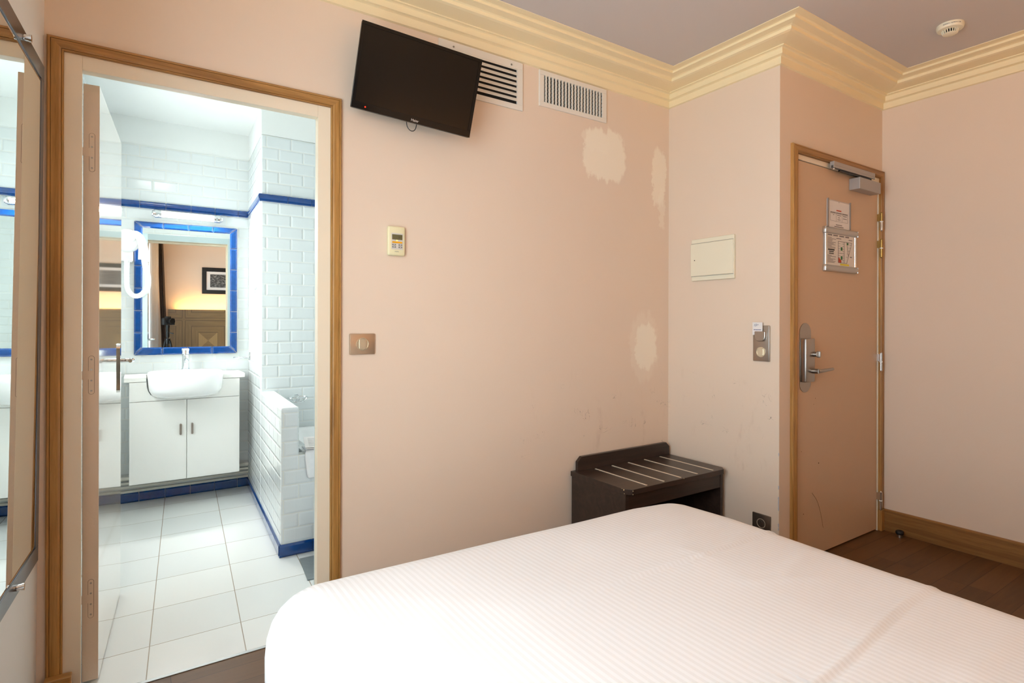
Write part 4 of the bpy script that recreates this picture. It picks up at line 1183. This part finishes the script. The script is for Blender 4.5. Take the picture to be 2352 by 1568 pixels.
# ---- door stop
ds_ = thing('door_stopper', 'small round black rubber door stop on the parquet by the skirting', 'door stop', (3.602, 1.44, 0))
b = bm_new(); lathe(b, [(0, 0), (.014, 0), (.013, .016), (0, .016)], (3.602, 1.44, 0), n=24); obj('base', b, M['brushed'], ds_, smooth=True)
b = bm_new(); lathe(b, [(0, .015), (.017, .015), (.021, .022), (.021, .030), (.016, .036), (.010, .034), (0, .033)], (3.602, 1.44, 0), n=28); obj('rubber_ring', b, M['blackrub'], ds_, smooth=True)

# ---- smoke detector
sd = thing('smoke_detector', 'round cream smoke detector on the bedroom ceiling', 'smoke detector', (3.115, 1.045, ZC))
cx, cy = 3.115, 1.045
b = bm_new(); lathe(b, [(0, 0), (.052, 0), (.053, -.006), (.051, -.018), (.048, -.022), (.036, -.0245), (0, -.0245)], (cx, cy, ZC), n=48); obj('base', b, M['ivory'], sd, smooth=True)
b = bm_new(); lathe(b, [(.026, -.022), (.025, -.039), (0, -.039)], (cx, cy, ZC), n=40); obj('inner_chamber', b, M['dark'], sd, smooth=True)
b = bm_new(); lathe(b, [(0, -.038), (.027, -.038), (.028, -.040), (.023, -.043), (0, -.044)], (cx, cy, ZC), n=40); cap_ = obj('cap', b, M['ivory'], sd, smooth=True)
for k in range(20):
    a = 2 * PI * k / 20; b = bm_new()
    prism(b, [(.0265, -.0014, -.024), (.0350, -.0014, -.024), (.0285, -.0014, -.041), (.0250, -.0014, -.039)], (0, .0026, 0), Matrix.Translation((cx, cy, ZC)) @ Matrix.Rotation(a, 4, 'Z')); obj('rib', b, M['ivory'], cap_)
# lettering wrapped on the rim that faces the room
tdir = math.atan2(-cy, -cx)
txt = 'ZONA4/ADR04/50'; n = len(txt)
for i, ch in enumerate(txt):
    a = tdir + (i - (n - 1) / 2) * .095 + .15
    T_ = Matrix.Translation((cx + .0525 * math.cos(a), cy + .0525 * math.sin(a), ZC - .011)) @ Matrix.Rotation(a + PI / 2, 4, 'Z') @ Matrix.Rotation(PI / 2, 4, 'X')
    if ch != ' ': text('lettering', ch, .0078, T_, M['inkg'], sd, .0004)

# ---- mirror on the left wall
mr = thing('wall_mirror', 'tall mirror in a dark metal frame on the left bedroom wall', 'mirror', (xl(1.78, .6, .0), 1.78, .51))


def lpnt(y, z, off): return (xl(y, z, off), y, z)


def lbox(b, y0, y1, z0, z1, o0, o1):
    hexa(b, [lpnt(y0, z0, o0), lpnt(y0, z0, o1), lpnt(y1, z0, o1), lpnt(y1, z0, o0), lpnt(y0, z1, o0), lpnt(y0, z1, o1), lpnt(y1, z1, o1), lpnt(y1, z1, o0)])


MY0, MY1, MZ0, MZ1, fwid = 1.42, 2.112, .520, 1.945, .045
b = bm_new()
for q in ((MY0, MY1, MZ0, MZ0 + fwid), (MY0, MY1, MZ1 - fwid, MZ1), (MY0, MY0 + fwid * .9, MZ0 + fwid, MZ1 - fwid), (MY1 - fwid * .8, MY1, MZ0 + fwid, MZ1 - fwid)): lbox(b, *q, .0, .025)
obj('frame', b, M['mframe'], mr, bevel=.001)
b = bm_new(); g0, g1_, g2_, g3 = MY0 + fwid * .9, MY1 - fwid * .8, MZ0 + fwid, MZ1 - fwid; bw = .014
lbox(b, g0 + bw, g1_ - bw, g2_ + bw, g3 - bw, .004, .0245); glass_ = obj('glass', b, M['mirror'], mr)
b = bm_new()
o_, i_ = [lpnt(g0, g2_, .0222), lpnt(g1_, g2_, .0222), lpnt(g1_, g3, .0222), lpnt(g0, g3, .0222)], [lpnt(g0 + bw, g2_ + bw, .0245), lpnt(g1_ - bw, g2_ + bw, .0245), lpnt(g1_ - bw, g3 - bw, .0245), lpnt(g0 + bw, g3 - bw, .0245)]
for k in range(4): quad(b, [o_[k], o_[(k + 1) % 4], i_[(k + 1) % 4], i_[k]])
obj('bevelled_edge', b, M['bevel'], glass_)
for (y, z) in ((1.862, MZ1 - .022), (1.862, MZ0 + .022)):
    b = bm_new(); cyl(b, lpnt(y, z, .025), lpnt(y, z, .040), .008, n=20); cyl(b, lpnt(y, z, .036), lpnt(y, z, .041), .0095, n=20); obj('screw_cap', b, M['chrome'], mr, smooth=True)

# ------------------------------------------------------------------ bathroom things
# ---- mirror in a frame of blue tiles
bm_ = thing('bathroom_mirror', 'bathroom mirror framed in cobalt blue glazed tiles above the washbasin', 'mirror', (.297, 4.52, .98))
MA = math.radians(2.7)
MT = Matrix.Translation((.297, 4.515, 0)) @ Matrix.Rotation(-MA, 4, 'Z')    # local -y faces the room
gx, gz0, gz1 = .262, 1.034, 1.838; ox, oz0, oz1 = .311, .981, 1.881
b = bm_new(); bx(b, -gx - .004, gx + .004, 0, .006, gz0 - .004, gz1 + .004, MT); obj('glass', b, M['mirror'], bm_)
b = bm_new(); bx(b, -ox, -gx - .001, .000, .010, oz0, oz1, MT); bx(b, gx + .001, ox, .000, .026, oz0, oz1, MT); bx(b, -gx - .001, gx + .001, .0065, .020, oz0, gz0 - .001, MT); bx(b, -gx - .001, gx + .001, .0065, .020, gz1 + .001, oz1, MT)
fr = obj('tile_bed', b, M['grout'], bm_)


def tile_quad(b, p, depth=.009, ins=.010, g=.0013):
    """tile with bevelled edge from 4 corners (x,z) in mirror plane"""
    c = Vector((sum(q[0] for q in p) / 4, sum(q[1] for q in p) / 4)); n = len(p)
    def shrink(d):
        out = []
        for i in range(n):
            a, q, e = Vector(p[i - 1]), Vector(p[i]), Vector(p[(i + 1) % n]); d1, d2 = (q - a).normalized(), (e - q).normalized()
            n1, n2 = Vector((-d1.y, d1.x)), Vector((-d2.y, d2.x)); m = n1 + n2; m = m / m.dot(n1); out.append(q + m * d)
        return out
    A, B, D = shrink(g), shrink(g), shrink(ins)
    va = [b.verts.new(MT @ Vector((q.x, 0.0, q.y))) for q in A]; vb = [b.verts.new(MT @ Vector((q.x, -depth * .5, q.y))) for q in B]; vc = [b.verts.new(MT @ Vector((q.x, -depth, q.y))) for q in D]
    for i in range(n):
        j = (i + 1) % n; b.faces.new([va[i], va[j], vb[j], vb[i]]); b.faces.new([vb[i], vb[j], vc[j], vc[i]])
    b.faces.new(vc)


def side(b, pin0, pin1, pout0, pout1, joints):
    js = [0] + joints + [1]
    L = lambda a, c, t: (a[0] + (c[0] - a[0]) * t, a[1] + (c[1] - a[1]) * t)
    for k, (s, e) in enumerate(zip(js, js[1:])):
        # straight joints: mitre only at ends
        a_in, b_in = s, e
        pts = []
        horiz = abs(pin0[1] - pin1[1]) < 1e-6
        def at(t_out, inner):
            po = L(pout0, pout1, t_out)
            if not inner: return po
            if t_out in (0, 1): return pin0 if t_out == 0 else pin1
            return (po[0], pin0[1]) if horiz else (pin0[0], po[1])
        pts = [at(s, False), at(e, False), at(e, True), at(s, True)]
        tile_quad(b, pts)


b = bm_new()
J = lambda L_, off: [t for t in ((off + .15 * k) / L_ for k in range(9)) if .04 < t < .96]
side(b, (-gx, gz0), (gx, gz0), (-ox, oz0), (ox, oz0), J(2 * ox, .162)); side(b, (gx, gz0), (gx, gz1), (ox, oz0), (ox, oz1), J(oz1 - oz0, .15))
side(b, (gx, gz1), (-gx, gz1), (ox, oz1), (-ox, oz1), J(2 * ox, .155)); side(b, (-gx, gz1), (-gx, gz0), (-ox, oz1), (-ox, oz0), J(oz1 - oz0, .15))
obj('tile_frame', b, M['blue'], bm_, smooth=True, angle=20)

# ---- wall lamp
la = thing('wall_lamp', 'white tube lamp with chrome end caps above the bathroom mirror', 'lamp', (.297, 4.51, 1.937))
ly, lz = 4.495, 1.936
b = bm_new(); cyl(b, (.118, ly, lz), (.478, ly, lz), .022, n=28); obj('diffuser', b, M['lampglass'], la, smooth=True)
for x0, s in ((.118, -1), (.478, 1)):
    b = bm_new(); lathe(b, [(0, -.003), (.027, -.003), (.027, .012), (.0285, .014), (.0285, .034), (.024, .036), (.024, .042), (.019, .044), (.018, .050), (.010, .053), (0, .054)], (x0 + (.018 if s < 0 else -.018), ly, lz), (s, 0, 0), 32); obj('end_cap', b, M['chrome'], la, smooth=True)
b = bm_new(); bx(b, .10, .50, ly + .020, 4.545, lz - .018, lz + .018); obj('back_plate', b, M['chrome'], la)

# ---- hair dryer
hd = thing('hair_dryer', 'white wall-mounted hotel hair dryer with looped hose left of the mirror', 'hair dryer', (-.06, 4.54, 1.55))
b = bm_new()
hc_ = (-.050, 4.44, 1.735)
lathe(b, [(0, .064), (.030, .064), (.062, .058), (.074, .042), (.076, .018), (.070, .0), (0, 0)], (-.052, 4.498, 1.735), (0, -1, 0), 40, 1.0, 1.0)
rbox(b, -.105, -.019, 4.46, 4.545, 1.60, 1.78, .012, 3)
obj('housing', b, M['ceramic'], hd, smooth=True)
b = bm_new(); tube(b, [(-.035, 4.45, 1.745), (-.010, 4.43, 1.775), (.018, 4.43, 1.755), (.034, 4.435, 1.70), (.038, 4.44, 1.615)], .022, n=18, rfun=lambda t: .030 - .006 * math.sin(PI * t)); obj('nozzle_handle', b, M['ceramic'], hd, smooth=True)
b = bm_new(); tube(b, [(-.052, 4.47, 1.615), (-.053, 4.465, 1.50), (-.048, 4.46, 1.42), (-.015, 4.455, 1.378), (.026, 4.455, 1.385), (.055, 4.455, 1.43), (.061, 4.455, 1.50), (.048, 4.45, 1.57), (.040, 4.445, 1.635)], .0165, n=16, k=10,
                  rfun=lambda t: .0165 + .0009 * math.sin(t * 2 * PI * 46)); obj('hose', b, M['ceramic'], hd, smooth=True)
b = bm_new(); lathe(b, [(.0205, .0), (.0215, .006), (.0205, .018), (0.016, .018)], (-.052, 4.47, 1.600), (0, 0, 1), 24); obj('hose_collar', b, M['ceramic'], hd, smooth=True)

# ---- vanity cabinet, worktop, basin, tap
VY = 4.275
vc = thing('vanity_cabinet', 'white wall-hung two-door cabinet under the washbasin', 'cabinet', (.277, 4.41, .175))
b = bm_new(); bx(b, -.036, .592, VY, 4.528, .178, .715); bx(b, -.036, -.018, VY, 4.528, .715, .826); bx(b, .574, .592, VY, 4.528, .715, .826); obj('body', b, M['white'], vc, bevel=.001)
for x0, x1, hx_ in ((-.035, .2755, .242), (.2785, .591, .308)):
    b = bm_new(); rbox(b, x0, x1, VY - .019, VY - .001, .182, .700, .002); dr = obj('door', b, M['white'], vc)
    b = bm_new(); pts = []
    for k in range(20):
        a = 2 * PI * k / 20; pts.append((hx_ + .0065 * math.cos(a), VY - .019, .508 + math.copysign(.030, math.sin(a)) + .0065 * math.sin(a)))
    prism(b, pts, (0, -.012, 0)); obj('handle', b, M['brushed'], dr, label='small brushed metal pull', smooth=True)
b = bm_new(); prism(b, [(-.035, VY - .001, .703), (.591, VY - .001, .703), (.591, VY - .001, .824), (.489, VY - .001, .824), (.487, VY - .001, .79), (.480, VY - .001, .765), (.466, VY - .001, .740), (.437, VY - .001, .724), (.385, VY - .001, .7185), (.159, VY - .001, .7185), (.107, VY - .001, .724), (.078, VY - .001, .740), (.064, VY - .001, .765), (.057, VY - .001, .79), (.055, VY - .001, .824), (-.035, VY - .001, .824)], (0, -.018, 0)); obj('top_panel', b, M['white'], vc)

wt = thing('vanity_worktop', 'white worktop on the vanity cabinet, cut out round the basin', 'worktop', (.277, 4.40, .826))
b = bm_new(); prism(b, [(-.064, VY - .022, .8265), (.054, VY - .022, .8265), (.054, 4.479, .8265), (.490, 4.479, .8265), (.490, VY - .022, .8265), (.624, VY - .022, .8265), (.624, 4.540, .8265), (-.064, 4.540, .8265)], (0, 0, .0305)); obj('slab', b, M['white'], wt, bevel=.003)

wb = thing('washbasin', 'white semi-recessed ceramic washbasin projecting from the worktop', 'washbasin', (.275, 4.25, .858))
b = bm_new(); N = 72; bcx, bcy = .272, 4.235


def brow(rx, ryf, ryb, z, dy=0.0):
    out = []
    for k in range(N):
        a = 2 * PI * k / N; c, s = math.cos(a), math.sin(a); e = .72 if s < 0 else .45
        x = bcx + rx * math.copysign(abs(c) ** .78, c); y = bcy + dy + (ryf * -abs(s) ** e if s < 0 else ryb * abs(s) ** e)
        out.append(b.verts.new((x, y, z)))
    return out


rows = [brow(.10, .05, .10, .722), brow(.155, .115, .12, .727), brow(.190, .155, .13, .742), brow(.206, .183, .14, .775), brow(.211, .194, .15, .830), brow(.213, .198, .24, .858), brow(.2135, .199, .24, .879), brow(.210, .196, .237, .884),
        brow(.198, .184, .15, .884), brow(.193, .179, .145, .879), brow(.180, .165, .13, .835), brow(.13, .11, .09, .775), brow(.06, .05, .05, .758)]
for A, B in zip(rows, rows[1:]):
    for k in range(N): b.faces.new([A[k], A[(k + 1) % N], B[(k + 1) % N], B[k]])
b.faces.new(rows[0][::-1]); b.faces.new(rows[-1])
obj('bowl', b, M['ceramic'], wb, smooth=True, angle=60)
b = bm_new(); cyl(b, (.272, 4.372, .852), (.272, 4.356, .848), .013, n=24); obj('overflow_ring', b, M['chrome'], wb, smooth=True)
b = bm_new(); lathe(b, [(0, .002), (.020, .002), (.022, 0), (.022, -.004), (0, -.004)], (.272, 4.235, .7605), n=24); obj('drain', b, M['chrome'], wb, smooth=True)

fa = thing('basin_tap', 'chrome single-lever tap standing behind the basin', 'tap', (.280, 4.43, .884))
b = bm_new(); lathe(b, [(0, 0), (.026, 0), (.026, .006), (.022, .009), (.0215, .095), (.0225, .100), (0, .102)], (.280, 4.430, .884), n=28); tube(b, [(.280, 4.425, .945), (.280, 4.38, .952), (.280, 4.335, .948), (.280, 4.325, .935)], .012, n=14); obj('body', b, M['chrome'], fa, smooth=True)
b = bm_new(); lathe(b, [(.0, .101), (.019, .101), (.0235, .106), (.0235, .135), (.019, .142), (0, .143)], (.280, 4.430, .884), n=28); rbox(b, .272, .288, 4.375, 4.430, 1.016, 1.024, .003); obj('lever', b, M['chrome'], fa, smooth=True)

# pipes running along the back wall behind the cabinet
for k, (z, r) in enumerate(((.168, .014), (.138, .009), (.112, .009))):
    b = bm_new(); cyl(b, (xbl(4.5) + .002, 4.512 - .004 * k, z), (xr(4.51) - .002, 4.512 - .004 * k, z), r, n=16)
    tag(obj('water_pipe', b, M['pipe'], smooth=True), ('thick white pipe, topmost of three behind the vanity', 'thin white pipe, middle one of three behind the vanity', 'thin white pipe, lowest of three just above the blue skirting')[k], 'pipe', None)

# chrome holder and robe hook on the side wall
ph = thing('tumbler_holder', 'chrome holder ring on the side wall right of the basin', 'holder', (xr(4.40), 4.40, .955))
b = bm_new(); rbox(b, xr(4.40) - .006, xr(4.40), 4.385, 4.415, .935, .990, .002); obj('wall_plate', b, M['chrome'], ph, smooth=True)
b = bm_new(); cyl(b, (xr(4.4) - .004, 4.40, .955), (xr(4.4) - .042, 4.40, .955), .006); tube(b, [(xr(4.4) - .075 + .034 * math.cos(a), 4.40 + .034 * math.sin(a), .955) for a in [2 * PI * k / 16 for k in range(17)]], .004, n=8, smooth=False); obj('ring', b, M['chrome'], ph, smooth=True)
hk = thing('robe_hook', 'small chrome hook on the tiled side wall', 'hook', (xr(4.05), 4.05, 1.43))
b = bm_new(); lathe(b, [(0, 0), (.014, 0), (.014, .004), (.006, .006), (0, .006)], (xr(4.05), 4.05, 1.433), (-1, 0, 0), 20); obj('rose', b, M['chrome'], hk, smooth=True)
b = bm_new(); tube(b, [(xr(4.05) - .004, 4.05, 1.433), (xr(4.05) - .034, 4.05, 1.432)], .0055, n=10); tube(b, [(xr(4.05) - .010, 4.05, 1.43), (xr(4.05) - .012, 4.05, 1.395), (xr(4.05) - .022, 4.05, 1.385), (xr(4.05) - .030, 4.05, 1.398)], .0025, n=8); obj('arm', b, M['chrome'], hk, smooth=True)

# wire soap dish on the column
sp_ = thing('soap_dish', 'chrome wire soap dish on the tiled column over the tub', 'soap dish', (.87, YK1, .715))
b = bm_new()
rim = [(.87 + .062 * math.cos(a), YK1 - .052 + .045 * math.sin(a), .722) for a in [2 * PI * k / 28 for k in range(29)]]
tube(b, rim, .0032, n=8, smooth=False)
tube(b, [(.87 + .042 * math.cos(a), YK1 - .052 + .028 * math.sin(a), .694) for a in [2 * PI * k / 28 for k in range(29)]], .0024, n=8, smooth=False)
for k in range(12):
    a = 2 * PI * k / 12; tube(b, [(.87 + .062 * math.cos(a), YK1 - .052 + .045 * math.sin(a), .722), (.87 + .042 * math.cos(a), YK1 - .052 + .028 * math.sin(a), .694)], .0018, n=6, smooth=False)
for x in (.85, .87, .89): tube(b, [(x, YK1 - .077, .694), (x, YK1 - .027, .694)], .0018, n=6, smooth=False)
obj('basket', b, M['chrome'], sp_, smooth=True)
b = bm_new(); cyl(b, (.87, YK1, .722), (.87, YK1 - .008, .722), .016); obj('wall_plate', b, M['chrome'], sp_, smooth=True)

# ---- bathtub behind the apron
tb = thing('bathtub', 'white built-in bathtub behind the low tiled screen wall', 'bathtub', (1.2, 3.45, 0))
b = bm_new(); x0, x1, y0, y1 = xr(3.45) + .105, 1.775, YK0 + .0705, YK1 - .003


def rr_ring(x0, x1, y0, y1, r, z, n=8):
    out = []
    for (cx_, cy_, a0) in ((x1 - r, y0 + r, -PI / 2), (x1 - r, y1 - r, 0), (x0 + r, y1 - r, PI / 2), (x0 + r, y0 + r, PI)):
        for k in range(n + 1):
            a = a0 + PI / 2 * k / n; out.append(b.verts.new((cx_ + r * math.cos(a), cy_ + r * math.sin(a), z)))
    return out


rg = [rr_ring(x0, x1, y0, y1, .01, .06), rr_ring(x0, x1, y0, y1, .01, .505), rr_ring(x0, x1, y0, y1, .012, .520), rr_ring(x0 + .05, x1 - .06, y0 + .045, y1 - .055, .10, .520), rr_ring(x0 + .065, x1 - .08, y0 + .06, y1 - .07, .11, .500), rr_ring(x0 + .12, x1 - .18, y0 + .11, y1 - .12, .14, .20), rr_ring(x0 + .18, x1 - .26, y0 + .17, y1 - .18, .12, .14)]
for A, B in zip(rg, rg[1:]):
    for k in range(len(A)): b.faces.new([A[k], A[(k + 1) % len(A)], B[(k + 1) % len(A)], B[k]])
b.faces.new(rg[0][::-1]); b.faces.new(rg[-1]); obj('shell', b, M['ceramic'], tb, smooth=True, angle=50)

# ---- folded towel over the rim of the tub, with a printed card on it
b = bm_new(); tx0, tx1 = .742, 1.13
sec = [(YK0 + .13, .5375), (YK0 + .05, .5378), (YK0 + .004, .5375), (YK0 - .015, .530), (YK0 - .022, .508), (YK0 - .023, .40), (YK0 - .022, .385)]
NX = 26; R = []
for i in range(NX + 1):
    x = tx0 + (tx1 - tx0) * i / NX; row = []
    for j, (y, z) in enumerate(sec):
        row.append(b.verts.new((x + .010 * math.sin(j * 1.3) * (1 if i < 2 else 0), y - .004 * math.sin(5 * i * .8 + j) * (j > 4), z + .002 * math.sin(i * .9) + (.006 * math.sin(i * .7) if j == 6 else 0))))
    R.append(row)
for A, B in zip(R, R[1:]):
    for j in range(len(sec) - 1): b.faces.new([A[j], A[j + 1], B[j + 1], B[j]])
o = obj('bath_mat_towel', b, M['towel'], smooth=True, angle=80); m = o.modifiers.new('thick', 'SOLIDIFY'); m.thickness = .014; m.offset = -1; m2 = o.modifiers.new('soft', 'SUBSURF'); m2.levels = 1; m2.render_levels = 1
tag(o, 'white folded towel hanging over the rim of the tub', 'towel')
pc = thing('printed_card', 'white printed guest card lying on the towel at the tub rim', 'card', (.80, YK0 + .02, .55))
PT = Matrix.Translation((.735, YK0 - .020, .553)) @ Matrix.Rotation(math.radians(16), 4, 'X') @ Matrix.Rotation(math.radians(-8), 4, 'Z')
b = bm_new(); bx(b, 0, .21, 0, .12, 0, .0018, PT); bx(b, .004, .21, -.004, .10, -.006, -.0045, PT @ Matrix.Rotation(math.radians(-3), 4, 'Z')); cdo = obj('card', b, M['paper'], pc)
b = bm_new()
for k in range(7): bx(b, .02, .10 + .03 * ((k * 7) % 3), .014 + k * .014, .017 + k * .014, .0018, .0021, PT)
obj('printed_line', b, M['inkg'], cdo)

# ---- grey mat and pedal bin
b = bm_new(); prism(b, [(.668, 2.72, .0), (1.25, 2.70, .0), (1.27, 2.985, .0), (.693, 2.988, .0)], (0, 0, .006))
tag(obj('floor_mat', b, M['slate'], bevel=.002), 'slate grey flat mat on the white tiles in front of the tub', 'mat')
bn = thing('waste_bin', 'small black waste bin beside the tub, mostly hidden by the door frame', 'bin', (.87, 2.93, .006))
b = bm_new(); lathe(b, [(0, 0), (.085, 0), (.090, .01), (.092, .17), (0, .17)], (.868, 2.90, .0065), n=36); obj('body', b, M['black'], bn, smooth=True)
b = bm_new(); lathe(b, [(.094, .17), (.095, .182), (.07, .20), (0, .206)], (.868, 2.90, .0065), n=36); obj('lid', b, M['blackrub'], bn, smooth=True)
b = bm_new(); rbox(b, .752, .782, 2.885, 2.915, .125, .175, .006); obj('hinge_block', b, M['black'], bn)

# ---- added bathroom ceiling lamp, hidden above the doorway line of sight
cl = thing('added_ceiling_lamp', 'unseen round white lamp added on the bathroom ceiling for light', 'lamp', (.15, 2.85, ZC - .004))
b = bm_new(); lathe(b, [(0, 0), (.150, 0), (.152, -.020), (0, -.020)], (.15, 2.85, ZC - .004), n=40); obj('base', b, M['white'], cl, smooth=True)
b = bm_new(); lathe(b, [(.140, -.020), (.140, -.045), (.110, -.060), (0, -.066)], (.15, 2.85, ZC - .004), n=40); obj('glass_shade', b, M['lampdisc'], cl, smooth=True)
